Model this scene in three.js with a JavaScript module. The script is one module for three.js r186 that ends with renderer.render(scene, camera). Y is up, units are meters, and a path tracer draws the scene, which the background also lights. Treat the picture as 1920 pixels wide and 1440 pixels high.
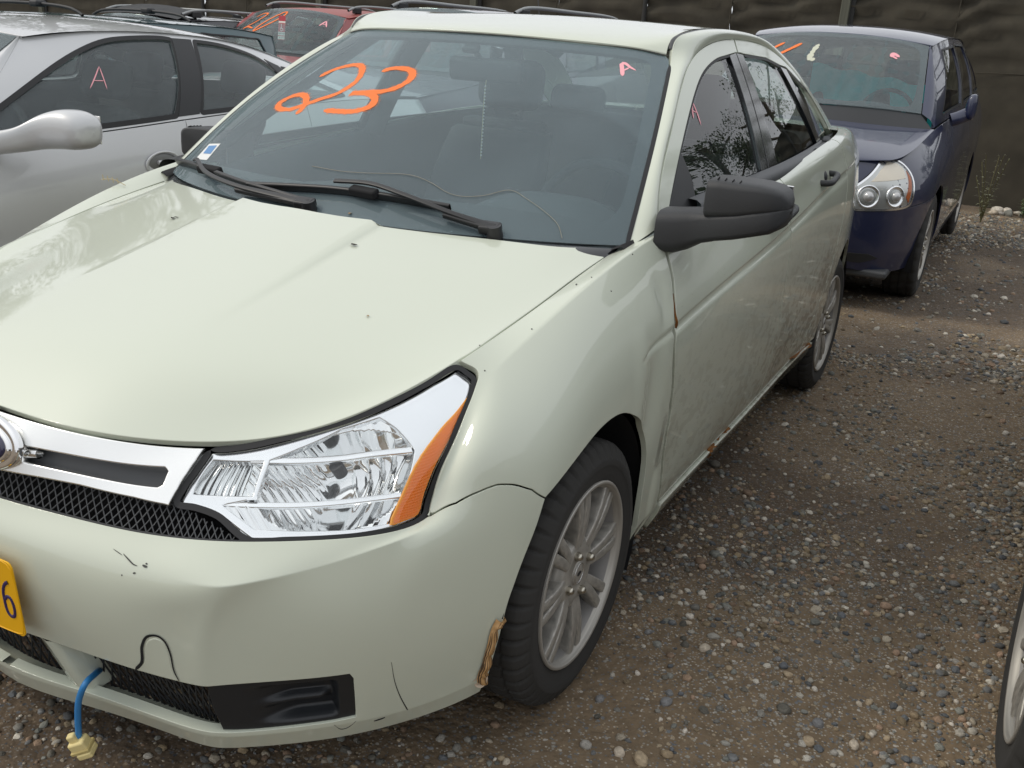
import * as THREE from 'three';
import { RoundedBoxGeometry } from 'three/addons/geometries/RoundedBoxGeometry.js';
import { mergeGeometries } from 'three/addons/utils/BufferGeometryUtils.js';

// ---------- camera, sky, sun, exposure ----------
const W = 1024, H = 768, DEG = Math.PI / 180;
const scene = new THREE.Scene();
const camera = new THREE.PerspectiveCamera(42.4908, W / H, 0.05, 400);
camera.position.set(1.5455, 1.4174, 1.8025);
camera.rotation.set(-19.4282 * DEG, 27.1028 * DEG, 3.9245 * DEG, 'YXZ');
scene.add(camera);
const renderer = new THREE.WebGLRenderer({ antialias: true });
renderer.setSize(W, H);
renderer.toneMapping = THREE.LinearToneMapping;
renderer.toneMappingExposure = 0.95;
renderer.shadowMap.enabled = true;

// hazy, nearly overcast sky: white veil, brighter round the veiled sun, a little darker low down
const SUN = new THREE.Vector3(-0.62, 0.72, 0.34).normalize();
{
  const w = 512, h = 256, d = new Float32Array(w * h * 4);
  const cloud = (x, y, z) => Math.sin(x * 3.1 + 1.3 * Math.sin(z * 2.3 + .4)) * Math.sin(z * 3.7 + 1.1 * Math.sin(x * 2.9)) * .5 + Math.sin(x * 7.3 + z * 5.1 + 2 * Math.sin(z * 4)) * .25;
  for (let j = 0; j < h; j++) for (let i = 0; i < w; i++) {
    const th = (j + .5) / h * Math.PI - Math.PI / 2, ph = ((i + .5) / w - .5) * 2 * Math.PI;
    const x = Math.cos(th) * Math.cos(ph), y = Math.sin(th), z = Math.cos(th) * Math.sin(ph), k = (j * w + i) * 4;
    const c = Math.max(0, x * SUN.x + y * SUN.y + z * SUN.z), up = Math.max(0, y);
    const q = cloud(x / (up + .25), y, z / (up + .25)) * .07 * Math.min(1, up * 4);
    const veil = .83 + .17 * Math.pow(up, .6) + q, glow = .35 * Math.pow(c, 4) + .5 * Math.pow(c, 30);
    const low = y < 0 ? .3 : 1;
    d[k] = (veil * .97 + glow) * low; d[k + 1] = (veil + glow * .97) * low; d[k + 2] = (veil * 1.045 + glow * .9) * low; d[k + 3] = 1;
  }
  const t = new THREE.DataTexture(d, w, h, THREE.RGBAFormat, THREE.FloatType);
  t.mapping = THREE.EquirectangularReflectionMapping; t.magFilter = THREE.LinearFilter; t.minFilter = THREE.LinearFilter; t.needsUpdate = true;
  scene.background = t; scene.environment = t;
}
const sun = new THREE.DirectionalLight(new THREE.Color().setRGB(1, .91, .78), 1.1);
sun.position.copy(SUN).multiplyScalar(40); sun.castShadow = true; sun.shadow.radius = 20;
sun.shadow.mapSize.set(2048, 2048); Object.assign(sun.shadow.camera, { left: -14, right: 14, top: 14, bottom: -14, near: 1, far: 90 });
scene.add(sun, sun.target);
// ---------- helpers ----------
const rngOf = (seed) => () => { seed = (seed + 0x6d2b79f5) | 0; let t = Math.imul(seed ^ (seed >>> 15), 1 | seed); t = (t + Math.imul(t ^ (t >>> 7), 61 | t)) ^ t; return ((t ^ (t >>> 14)) >>> 0) / 4294967296; };
const taken = {};
const numbered = (n) => { const k = taken[n] = (taken[n] ?? -1) + 1; return k ? n + '_' + String(k).padStart(3, '0') : n; };
function setAll(o, d) { for (const k in d) if (d[k] != null) o.userData[k] = d[k]; return o; }
function thing(name, label, category, group) { const o = new THREE.Group(); o.name = numbered(name); scene.add(o); return setAll(o, { label, category, group }); }
function obj(name, geo, mat, parent = scene) {
  const g = Array.isArray(geo) ? mergeAll(geo) : geo, m = new THREE.Mesh(g, mat);
  m.name = parent === scene ? numbered(name) : name; m.castShadow = m.receiveShadow = true; parent.add(m); return m;
}
function mergeAll(list) {
  const flat = list.map((g) => { const q = g.index ? g.toNonIndexed() : g; for (const n of Object.keys(q.attributes)) if (!['position', 'normal', 'uv'].includes(n)) q.deleteAttribute(n); if (!q.attributes.uv) q.setAttribute('uv', new THREE.BufferAttribute(new Float32Array(q.attributes.position.count * 2), 2)); return q; });
  return flat.length === 1 ? flat[0] : mergeGeometries(flat, false);
}
const moved = (g, x, y, z, rx = 0, ry = 0, rz = 0) => { g.applyMatrix4(new THREE.Matrix4().compose(new THREE.Vector3(x, y, z), new THREE.Quaternion().setFromEuler(new THREE.Euler(rx, ry, rz, 'YXZ')), new THREE.Vector3(1, 1, 1))); return g; };
const box = (w, h, d, x = 0, y = 0, z = 0, r = .004, rx = 0, ry = 0, rz = 0) => moved(new RoundedBoxGeometry(w, h, d, 2, Math.min(r, w / 2.1, h / 2.1, d / 2.1)), x, y, z, rx, ry, rz);
const cyl = (r0, r1, h, x = 0, y = 0, z = 0, rx = 0, ry = 0, rz = 0, n = 20) => moved(new THREE.CylinderGeometry(r0, r1, h, n), x, y, z, rx, ry, rz);
const v3 = (a) => new THREE.Vector3(a[0], a[1], a[2]);
const tube = (pts, r, n = 24, k = 8, closed = false) => new THREE.TubeGeometry(new THREE.CatmullRomCurve3(pts.map(v3), closed, 'centripetal'), n, r, k, closed);
function mirrorX(g) {
  const q = g.clone(), p = q.attributes.position, n = q.attributes.normal;
  for (let i = 0; i < p.count; i++) { p.setX(i, -p.getX(i)); if (n) n.setX(i, -n.getX(i)); }
  if (q.index) { const a = q.index.array; for (let i = 0; i < a.length; i += 3) { const t = a[i]; a[i] = a[i + 2]; a[i + 2] = t; } }
  else for (const at of Object.values(q.attributes)) { const s = at.itemSize, a = at.array; for (let i = 0; i < p.count; i += 3) for (let c = 0; c < s; c++) { const t = a[i * s + c]; a[i * s + c] = a[(i + 2) * s + c]; a[(i + 2) * s + c] = t; } }
  return q;
}
const mirrorGroup = (h, parent) => { const q = new THREE.Group(); q.name = h.name; parent.add(q); for (const m of h.children.slice()) if (m.isMesh) { const k = obj(m.name, mirrorX(m.geometry), m.material, q); k.position.set(-m.position.x, m.position.y, m.position.z); } return q; };
// grid of points [rows][cols] -> smooth surface
function sheet(rows, closed = false, uvs = 1) {
  const nr = rows.length, nc = rows[0].length, p = [], uv = [], ix = [];
  rows.forEach((r, i) => r.forEach((q, j) => { p.push(q[0], q[1], q[2]); uv.push(j / (nc - 1) * uvs, i / (nr - 1) * uvs); }));
  for (let i = 0; i < nr - 1; i++) for (let j = 0; j < nc - 1; j++) { const a = i * nc + j; ix.push(a, a + 1, a + nc + 1, a, a + nc + 1, a + nc); }
  const g = new THREE.BufferGeometry(); g.setAttribute('position', new THREE.Float32BufferAttribute(p, 3)); g.setAttribute('uv', new THREE.Float32BufferAttribute(uv, 2)); g.setIndex(ix);
  g.computeVertexNormals();
  if (closed) { const n = g.attributes.normal; for (let i = 0; i < nr; i++) { const a = i * nc, b = a + nc - 1, s = new THREE.Vector3(n.getX(a) + n.getX(b), n.getY(a) + n.getY(b), n.getZ(a) + n.getZ(b)).normalize(); n.setXYZ(a, s.x, s.y, s.z); n.setXYZ(b, s.x, s.y, s.z); } }
  return g;
}
// polygon helpers in a parameter plane
const areaOf = (p) => { let a = 0; for (let i = 0; i < p.length; i++) { const q = p[(i + 1) % p.length]; a += p[i][0] * q[1] - q[0] * p[i][1]; } return a / 2; };
function half(poly, ax, lim, sgn) {
  const out = []; const n = poly.length;
  for (let i = 0; i < n; i++) {
    const a = poly[i], b = poly[(i + 1) % n], ia = (a[ax] - lim) * sgn >= 0, ib = (b[ax] - lim) * sgn >= 0;
    if (ia) out.push(a);
    if (ia !== ib) { const t = (lim - a[ax]) / (b[ax] - a[ax]); const q = [a[0] + (b[0] - a[0]) * t, a[1] + (b[1] - a[1]) * t]; q[ax] = lim; out.push(q); }
  }
  return out;
}
function keyhole(outer, holes) {
  let P = outer.slice();
  for (const h of holes) {
    let best = [1e9, 0, 0];
    P.forEach((p, i) => h.forEach((q, j) => { const d = (p[0] - q[0]) ** 2 + (p[1] - q[1]) ** 2; if (d < best[0]) best = [d, i, j]; }));
    const [, i, j] = best; P = [...P.slice(0, i + 1), ...h.slice(j), ...h.slice(0, j + 1), ...P.slice(i)];
  }
  return P;
}
// trimmed piece of a surface f(u, v) -> [x, y, z]; contours: outer loop, then holes; edges get a rounded return of the given depth
function patch(f, contours, o = {}) {
  const { du = .05, dv = .05, inset = 0, lip = .012, round = .0014, flip = false, uvOf = null, keep = null, lift = 0, dense = 0 } = o;
  const h = 1e-3, P3 = (u, v) => f(u, v);
  const frame = (u, v) => {
    const a = P3(u - h, v), b = P3(u + h, v), c = P3(u, v - h), d = P3(u, v + h), U = b.map((x, i) => (x - a[i]) / (2 * h)), Vv = d.map((x, i) => (x - c[i]) / (2 * h));
    let n = [U[1] * Vv[2] - U[2] * Vv[1], U[2] * Vv[0] - U[0] * Vv[2], U[0] * Vv[1] - U[1] * Vv[0]]; const l = Math.hypot(...n) || 1; n = n.map((x) => (flip ? -x : x) / l); return [U, Vv, n];
  };
  const loops = contours.map((c, k) => { let L = c.map((q) => q.slice()); if ((areaOf(L) > 0) !== (k === 0)) L.reverse(); return L; });
  // refine long edges
  const fine = loops.map((L) => { const out = []; L.forEach((a, i) => { const b = L[(i + 1) % L.length], n = Math.max(1, Math.ceil(Math.max(Math.abs(b[0] - a[0]) / du, Math.abs(b[1] - a[1]) / dv))); for (let k = 0; k < n; k++) out.push([a[0] + (b[0] - a[0]) * k / n, a[1] + (b[1] - a[1]) * k / n]); }); return out; });
  const inwards = fine.map((L) => L.map((q, i) => {
    const a = L[(i + L.length - 1) % L.length], b = L[(i + 1) % L.length], [U, Vv, n] = frame(q[0], q[1]);
    const t = [0, 1, 2].map((k) => U[k] * (b[0] - a[0]) + Vv[k] * (b[1] - a[1])), tl = Math.hypot(...t) || 1;
    let m = [n[1] * t[2] - n[2] * t[1], n[2] * t[0] - n[0] * t[2], n[0] * t[1] - n[1] * t[0]].map((x) => (flip ? -x : x) / tl);
    const uu = U[0] * U[0] + U[1] * U[1] + U[2] * U[2], vv = Vv[0] ** 2 + Vv[1] ** 2 + Vv[2] ** 2, uvd = U[0] * Vv[0] + U[1] * Vv[1] + U[2] * Vv[2], mu = m[0] * U[0] + m[1] * U[1] + m[2] * U[2], mv = m[0] * Vv[0] + m[1] * Vv[1] + m[2] * Vv[2], det = uu * vv - uvd * uvd || 1e-12;
    return { m, n, d: [(mu * vv - mv * uvd) / det, (mv * uu - mu * uvd) / det], k: keep && keep(q, a, b) ? 0 : 1 };
  }));
  const trimmed = fine.map((L, c) => L.map((q, i) => { const w = inwards[c][i], g = (inset + (lip ? round : 0)) * w.k; return [q[0] + w.d[0] * g, q[1] + w.d[1] * g]; }));
  const poly = keyhole(trimmed[0], trimmed.slice(1));
  const pos = [], nor = [], uvs = [], ix = [], seen = new Map();
  const put = (p, n, uv) => { pos.push(p[0], p[1], p[2]); nor.push(n[0], n[1], n[2]); uvs.push(uv[0], uv[1]); return pos.length / 3 - 1; };
  const at = (q) => { const key = Math.round(q[0] * 2e4) + ',' + Math.round(q[1] * 2e4); let i = seen.get(key); if (i === undefined) { const p = P3(q[0], q[1]), n = frame(q[0], q[1])[2]; const pl = lift ? p.map((x, k) => x + n[k] * lift) : p; i = put(pl, n, uvOf ? uvOf(pl, q) : q); seen.set(key, i); } return i; };
  let u0 = 1e9, u1 = -1e9, v0 = 1e9, v1 = -1e9; for (const q of trimmed[0]) { u0 = Math.min(u0, q[0]); u1 = Math.max(u1, q[0]); v0 = Math.min(v0, q[1]); v1 = Math.max(v1, q[1]); }
  const tri = (a, b, c) => { if (a !== b && b !== c && a !== c) flip ? ix.push(a, c, b) : ix.push(a, b, c); };
  const ni = Math.max(1, Math.ceil((u1 - u0) / du)), nj = Math.max(1, Math.ceil((v1 - v0) / dv)), su = (u1 - u0) / ni, sv = (v1 - v0) / nj;
  for (let i = 0; i < ni; i++) {
    const strip = half(half(poly, 0, u0 + i * su, 1), 0, u0 + (i + 1) * su, -1); if (strip.length < 3) continue;
    for (let j = 0; j < nj; j++) {
      let c = half(half(strip, 1, v0 + j * sv, 1), 1, v0 + (j + 1) * sv, -1); if (c.length < 3) continue;
      const A = areaOf(c); if (Math.abs(A) < su * sv * 1e-5) continue;
      if (c.length === 4 && Math.abs(A - su * sv) < su * sv * 1e-6) { const I = c.map(at); tri(I[0], I[1], I[2]); tri(I[0], I[2], I[3]); continue; }
      const clean = []; for (const q of c) { const l = clean[clean.length - 1]; if (!l || Math.abs(l[0] - q[0]) + Math.abs(l[1] - q[1]) > 1e-7) clean.push(q); }
      if (clean.length < 3) continue;
      for (const t of THREE.ShapeUtils.triangulateShape(clean.map((q) => new THREE.Vector2(q[0], q[1])), [])) { const I = t.map((k) => at(clean[k])); tri(I[0], I[1], I[2]); }
    }
  }
  if (lip) trimmed.forEach((L, c) => {
    const rings = L.map((q, i) => {
      const w = inwards[c][i], p = P3(q[0], q[1]).map((x, k) => x + (lift ? w.n[k] * lift : 0)), e = (a, b) => p.map((x, k) => x - w.m[k] * a - w.n[k] * b), nm = (a, b) => w.n.map((x, k) => x * a - w.m[k] * b);
      const R = round, uv = uvOf ? uvOf(p, q) : q;
      return w.k ? [put(p, nm(1, 0), uv), put(e(R * .7, R * .3), nm(.7, .7), uv), put(e(R, R), nm(0, 1), uv), put(e(R, lip), nm(0, 1), uv)] : null;
    });
    rings.forEach((a, i) => { const b = rings[(i + 1) % rings.length]; if (!a || !b) return; for (let k = 0; k < 3; k++) { tri(a[k], a[k + 1], b[k + 1]); tri(a[k], b[k + 1], b[k]); } });
  });
  const g = new THREE.BufferGeometry(); g.setAttribute('position', new THREE.Float32BufferAttribute(pos, 3)); g.setAttribute('normal', new THREE.Float32BufferAttribute(nor, 3)); g.setAttribute('uv', new THREE.Float32BufferAttribute(uvs, 2)); g.setIndex(ix);
  return g;
}
// smooth a closed or open 2-D polyline through its points
function spline2(pts, n = 6, closed = false) {
  const c = new THREE.CatmullRomCurve3(pts.map((q) => new THREE.Vector3(q[0], q[1], 0)), closed, 'centripetal');
  return c.getPoints(Math.round(pts.length * n)).slice(0, closed ? -1 : undefined).map((q) => [q.x, q.y]);
}
const circle2 = (cx, cy, r, n = 40, ry = r, a0 = 0, a1 = Math.PI * 2) => Array.from({ length: n }, (_, i) => { const a = a0 + (a1 - a0) * i / n; return [cx + r * Math.cos(a), cy + ry * Math.sin(a)]; });
// value noise
const hash2 = (x, y, s) => { let h = Math.imul(x, 374761393) + Math.imul(y, 668265263) + Math.imul(s, 1442695041); h = Math.imul(h ^ (h >>> 13), 1274126177); return ((h ^ (h >>> 16)) >>> 0) / 4294967296; };
function noise2(x, y, s = 0, per = 0) { const xi = Math.floor(x), yi = Math.floor(y), fx = x - xi, fy = y - yi, u = fx * fx * (3 - 2 * fx), v = fy * fy * (3 - 2 * fy), w = (k) => per ? ((k % per) + per) % per : k; const a = hash2(w(xi), w(yi), s), b = hash2(w(xi + 1), w(yi), s), c = hash2(w(xi), w(yi + 1), s), d = hash2(w(xi + 1), w(yi + 1), s); return a + (b - a) * u + (c - a) * v + (a - b - c + d) * u * v; }
function fbm(x, y, s, o = 4, per = 0) { let t = 0, a = .5, n = 0; for (let i = 0; i < o; i++) { t += a * noise2(x, y, s + i, per); n += a; a *= .5; x *= 2; y *= 2; if (per) per *= 2; } return t / n; }
function dataTex(n, fn, srgb, m = n) { const d = new Uint8Array(n * m * 4); for (let j = 0; j < m; j++) for (let i = 0; i < n; i++) { const c = fn(i / n, j / m, i, j); const k = (j * n + i) * 4; d[k] = Math.max(0, Math.min(255, c[0] * 255)); d[k + 1] = Math.max(0, Math.min(255, c[1] * 255)); d[k + 2] = Math.max(0, Math.min(255, c[2] * 255)); d[k + 3] = c[3] === undefined ? 255 : c[3] * 255; } const t = new THREE.DataTexture(d, n, m); t.magFilter = THREE.LinearFilter; t.minFilter = THREE.LinearFilter; t.wrapS = t.wrapT = THREE.RepeatWrapping; if (srgb) t.colorSpace = THREE.SRGBColorSpace; t.needsUpdate = true; return t; }
const lin = (r, g, b) => new THREE.Color().setRGB(r, g, b);
const std = (c, rough = .6, metal = 0, more = {}) => new THREE.MeshStandardMaterial({ color: c, roughness: rough, metalness: metal, side: THREE.DoubleSide, ...more });
const phys = (p) => new THREE.MeshPhysicalMaterial({ side: THREE.DoubleSide, ...p });
// ---------- smooth curves and body skins (plain arrays) ----------
// natural cubic through values y at knots x: returns second derivatives
function ncs(x, y) {
  const n = x.length, m = new Array(n).fill(0); if (n < 3) return m;
  const a = [], b = [], c = [], d = [];
  for (let i = 1; i < n - 1; i++) {
    const h0 = x[i] - x[i - 1], h1 = x[i + 1] - x[i];
    a.push(h0); b.push(2 * (h0 + h1)); c.push(h1); d.push(6 * ((y[i + 1] - y[i]) / h1 - (y[i] - y[i - 1]) / h0));
  }
  for (let i = 1; i < b.length; i++) { const w = a[i] / b[i - 1]; b[i] -= w * c[i - 1]; d[i] -= w * d[i - 1]; }
  for (let i = b.length - 1; i >= 0; i--) m[i + 1] = (d[i] - (i < b.length - 1 ? c[i] * m[i + 2] : 0)) / b[i];
  return m;
}
function seg(x, t) { let i = 0; while (i < x.length - 2 && t > x[i + 1]) i++; return i; }
function ncv(x, y, m, t) {
  const i = seg(x, t), h = x[i + 1] - x[i], A = (x[i + 1] - t) / h, B = (t - x[i]) / h;
  if (t < x[0]) return y[0] + (t - x[0]) * ((y[1] - y[0]) / h - h / 6 * (2 * m[0] + m[1]));
  if (t > x[x.length - 1]) return y[i + 1] + (t - x[i + 1]) * ((y[i + 1] - y[i]) / h + h / 6 * (m[i] + 2 * m[i + 1]));
  return A * y[i] + B * y[i + 1] + ((A * A * A - A) * m[i] + (B * B * B - B) * m[i + 1]) * h * h / 6;
}
// monotone map through (x, y)
function pchip(x, y) {
  const n = x.length, d = [], s = [];
  for (let i = 0; i < n - 1; i++) d.push((y[i + 1] - y[i]) / (x[i + 1] - x[i]));
  s.push(d[0]); for (let i = 1; i < n - 1; i++) s.push(d[i - 1] * d[i] <= 0 ? 0 : 2 / (1 / d[i - 1] + 1 / d[i])); s.push(d[n - 2]);
  return (t) => {
    if (t <= x[0]) return y[0] + s[0] * (t - x[0]); if (t >= x[n - 1]) return y[n - 1] + s[n - 1] * (t - x[n - 1]);
    const i = seg(x, t), h = x[i + 1] - x[i], u = (t - x[i]) / h, u2 = u * u, u3 = u2 * u;
    return y[i] * (2 * u3 - 3 * u2 + 1) + h * s[i] * (u3 - 2 * u2 + u) + y[i + 1] * (3 * u2 - 2 * u3) + h * s[i + 1] * (u3 - u2);
  };
}
const dist3 = (a, b) => Math.hypot(a[0] - b[0], a[1] - b[1], a[2] - b[2]);
// a space curve through points; t may carry own station numbers (first entry of rows of 4)
function curve3(rows) {
  const own = rows[0].length > 3, P = rows.map((r) => own ? r.slice(1) : r), st = rows.map((r, i) => own ? r[0] : i);
  const c = [0]; for (let i = 1; i < P.length; i++) c.push(c[i - 1] + Math.max(1e-6, Math.pow(dist3(P[i], P[i - 1]), .75)));
  const map = P.length > 2 ? pchip(st, c) : (t) => c[0] + (t - st[0]) / (st[1] - st[0]) * (c[1] - c[0]), ax = [0, 1, 2].map((k) => { const y = P.map((p) => p[k]); return [y, ncs(c, y)]; });
  const f = (s) => { const t = map(s); return ax.map(([y, m]) => ncv(c, y, m, t)); };
  f.s0 = st[0]; f.s1 = st[st.length - 1];
  return f;
}
// a skin through rails; v = rail index + fraction; crease(k, s) in 0..1 says how sharp rail k is at station s
function makeSkin(rails, crease, disp) {
  const R = rails.map(curve3), cache = new Map(), K = R.length - 1;
  const column = (s) => {
    let o = cache.get(s); if (o) return o; if (cache.size > 6000) cache.clear();
    const Q = R.map((r) => r(s)), c = [0]; for (let i = 1; i <= K; i++) c.push(c[i - 1] + Math.pow(Math.max(1e-5, dist3(Q[i], Q[i - 1])), .75));
    const hard = [], soft = []; if (crease) for (let j = 1; j < K; j++) { const x = crease(j, s); if (x > .995) hard.push(j); else if (x > .001) soft.push([j, x]); }
    o = { Q, c, hard, soft, m: new Map() }; cache.set(s, o); return o;
  };
  const through = (o, k0, k1, t) => {
    let e = o.m.get(k0 * 64 + k1);
    if (!e) { const cc = o.c.slice(k0, k1 + 1); e = [cc, [0, 1, 2].map((a) => { const y = o.Q.slice(k0, k1 + 1).map((q) => q[a]); return [y, ncs(cc, y)]; })]; o.m.set(k0 * 64 + k1, e); }
    return e[1].map(([y, m]) => ncv(e[0], y, m, t));
  };
  return (s, v, raw) => {
    const o = column(s), k = Math.max(0, Math.min(K - 1, Math.floor(v))), t = o.c[k] + (v - k) * (o.c[k + 1] - o.c[k]);
    let lo = 0, hi = K; for (const j of o.hard) { if (j <= k) lo = j; else if (hi === K) hi = j; }
    let p = through(o, lo, hi, t);
    for (const [j, w] of o.soft) { if (j <= lo || j >= hi) continue; const a = j <= k ? j : lo, b = j <= k ? hi : j, q = through(o, a, b, t); p = p.map((x, i) => x + (q[i] - x) * w); }  // a soft crease blends towards the section split there
    return disp && !raw ? disp(p, s, v) : p;
  };
}
// ---------- the pale green sedan: its left half as one skin; the right half is its mirror image ----------
// z forward from the front axle, x to the car's left, y up. Stations run from the nose (0) round the corner and along the flank to the tail.
const GS_RAILS = [
  // lower edge of the front lip, then of the rocker
  [[0, 0, .168, .797], [1, .2, .168, .768], [2, .368, .168, .745], [2.8, .445, .168, .731], [3.2, .48, .168, .71], [4, .6, .168, .605], [5, .692, .172, .495], [6, .765, .187, .39], [7, .805, .2, .28], [8, .815, .2, 0], [9, .8, .203, -.45], [10, .795, .21, -1.3], [11, .795, .215, -2.05], [12, .8, .22, -2.614], [13, .75, .24, -3.05], [14, .64, .26, -3.38], [15, .4, .27, -3.52], [16, 0, .27, -3.54]],
  // upper edge of the lip, then of the rocker
  [[0, 0, .212, .816], [1, .2, .212, .79], [2, .37, .212, .768], [2.8, .455, .213, .752], [3.2, .493, .213, .73], [4, .62, .214, .615], [5, .71, .217, .505], [6, .785, .235, .385], [7, .832, .265, .28], [8, .84, .27, 0], [9, .832, .277, -.46], [10, .834, .287, -1.3], [11, .834, .3, -2.05], [12, .838, .31, -2.614], [13, .778, .32, -3.05], [14, .665, .34, -3.4], [15, .42, .35, -3.545], [16, 0, .35, -3.565]],
  // upper edge of the lower opening, then the lower doors
  [[0, 0, .345, .846], [1, .203, .345, .828], [2, .345, .343, .808], [2.8, .455, .338, .779], [3, .472, .3375, .7715], [3.2, .486, .337, .7595], [4, .63, .34, .64], [5, .728, .345, .525], [6, .803, .355, .385], [7, .842, .375, .28], [8, .846, .39, 0], [9, .843, .42, -.45], [10, .853, .425, -1.3], [11, .853, .43, -2.05], [12, .846, .43, -2.614], [13, .79, .45, -3.05], [14, .69, .47, -3.4], [15, .44, .47, -3.56], [16, 0, .47, -3.585]],
  // middle of the bumper face, then the widest part of the doors
  [[0, 0, .49, .872], [1, .2, .487, .858], [2, .36, .483, .83], [2.8, .472, .478, .7905], [3, .49, .477, .782], [3.2, .504, .477, .769], [4, .638, .48, .655], [5, .738, .487, .53], [6, .805, .5, .392], [7, .846, .51, .283], [8, .85, .53, 0], [9, .852, .58, -.45], [10, .862, .585, -1.3], [11, .862, .6, -2.05], [12, .852, .6, -2.614], [13, .795, .62, -3.05], [14, .69, .65, -3.4], [15, .44, .66, -3.57], [16, 0, .66, -3.6]],
  // roll at the top of the bumper, then the crease along the doors
  [[0, 0, .562, .864], [1, .2, .558, .85], [2, .37, .553, .818], [2.8, .5, .547, .782], [3, .522, .548, .77], [3.2, .541, .55, .753], [4, .62, .564, .658], [4.5, .69, .588, .575], [5, .735, .602, .49], [6, .798, .637, .38], [7, .838, .65, .275], [8, .842, .7, 0], [9, .852, .781, -.35], [10, .86, .876, -1.3], [11, .856, .965, -2.05], [12, .832, 1.0, -2.614], [13, .768, 1.01, -3.05], [14, .665, 1.0, -3.38], [15, .42, .99, -3.55], [16, 0, .99, -3.58]],
  // lower edge of grille and headlight, then the upper fender
  [[0, 0, .602, .838], [1, .19, .602, .818], [2, .37, .6, .777], [2.8, .474, .6, .73], [3.2, .525, .6, .697], [4, .63, .602, .617], [4.5, .69, .603, .55], [5, .722, .615, .47], [6, .764, .71, .39], [7, .8, .742, .265], [8, .812, .81, 0], [9, .825, .885, -.38], [10, .842, .965, -1.3], [11, .838, 1.03, -2.05], [12, .808, 1.06, -2.614], [13, .745, 1.065, -3.05], [14, .645, 1.05, -3.36], [15, .42, 1.04, -3.52], [16, 0, 1.04, -3.55]],
  // grille bar and headlight, then the fender shoulder and the belt
  [[0, 0, .688, .808], [1, .2, .683, .778], [2, .35, .672, .725], [2.8, .445, .678, .668], [3.2, .5, .684, .632], [4, .61, .695, .54], [4.5, .672, .703, .485], [5, .71, .715, .418], [6, .715, .8, .305], [7, .717, .838, .22], [8, .735, .908, 0], [9, .762, .99, -.38], [10, .823, 1.036, -1.28], [11, .817, 1.086, -2.0], [12, .778, 1.108, -2.614], [13, .715, 1.105, -3.05], [14, .62, 1.085, -3.34], [15, .4, 1.08, -3.47], [16, 0, 1.08, -3.5]],
  // shut line of the hood, then just inside the belt
  [[0, 0, .738, .774], [1, .2, .734, .755], [2, .36, .722, .67], [2.8, .44, .73, .617], [3.2, .48, .742, .582], [4, .557, .769, .51], [4.5, .607, .793, .443], [5, .64, .818, .365], [6, .664, .845, .285], [7, .673, .863, .2], [8, .688, .903, .0], [9, .702, .963, -.36], [10, .79, 1.046, -1.28], [11, .785, 1.097, -2.0], [12, .735, 1.12, -2.614], [13, .66, 1.12, -3.0], [14, .57, 1.1, -3.28], [15, .38, 1.095, -3.42], [16, 0, 1.095, -3.45]],
];
for (const r of GS_RAILS) r.unshift([-1, -r[1][1], r[1][2], r[1][3]]);  // level across the middle line
const bump = (x, w) => { const t = Math.abs(x) / w; return t >= 1 ? 0 : (1 - t * t) ** 2; };
const step01 = (x, a, b) => { const t = Math.max(0, Math.min(1, (x - a) / (b - a))); return t * t * (3 - 2 * t); };
const gsCrease = (k, s) => k === 1 ? (1 - step01(s, 8.9, 9.1)) + step01(s, 9.1, 9.3) * .9 : k === 4 ? step01(s, 2.3, 3.15) * (1 - step01(s, 4.5, 5)) * .9 : k === 6 && s > 6 ? step01(s, 6, 7) * (1 - step01(s, 8.9, 9.6)) * .75 : 0;
// pressed line along the doors and the dented rear of the fender
function gsDisp(p, s, v) {
  let d = 0;
  if (v > 3.6 && v < 4.4 && s > 8.55 && s < 13.2) { const yc = gsLine(s); d -= .0065 * bump(p[1] - yc, .014) * step01(s, 8.6, 8.75) * (1 - step01(s, 12.8, 13.2)); }
  if (s > 8 && s < 9.2) {
    d -= .011 * bump(p[2] + .285, .075) * bump(p[1] - .66, .2);
    d += .004 * bump(p[2] + .2, .05) * bump(p[1] - .68, .22);
    d -= .006 * bump(p[2] + .335, .04) * bump(p[1] - .86, .08);
  }
  return d ? [p[0] + d, p[1], p[2]] : p;
}
const gsLineC = curve3(GS_RAILS[4]), gsLine = (s) => gsLineC(s)[1];
const gsSkin = makeSkin(GS_RAILS, gsCrease, gsDisp);
// windshield: across from the middle (0) to the left edge (4), up from the cowl (0) to the roof (2)
const GS_WS = [
  [[0, 0, .972, -.105], [1, .25, .972, -.125], [2, .5, .974, -.2], [3, .63, .974, -.268], [4, .722, .973, -.338]],
  [[0, 0, 1.212, -.473], [1, .22, 1.211, -.49], [2, .44, 1.207, -.548], [3, .565, 1.2, -.572], [4, .655, 1.19, -.622]],
  [[0, 0, 1.413, -.855], [1, .18, 1.412, -.866], [2, .37, 1.407, -.898], [3, .48, 1.4, -.928], [4, .556, 1.387, -.962]],
];
const gsWs = makeSkin([GS_WS[0], GS_WS[1], GS_WS[2]].map((r) => [...r.slice(1).reverse().map((p) => [-p[0], -p[1], p[2], p[3]]), ...r]));
// side glass plane: x as a function of height and distance; parameters (-z, y)
const gsX0 = (() => { const zk = [-2.9, -2.6, -2.3, -1.77, -1.5, -1.3, -1, -.7, -.45, -.2], xk = [.685, .72, .75, .777, .781, .777, .763, .744, .732, .716], m = ncs(zk, xk); return (z) => ncv(zk, xk, m, z); })();
const gsX = (u, v) => { const d = v - 1.05; return [gsX0(-u) - .4 * d - .32 * d * Math.abs(d), v, -u]; };
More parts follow.
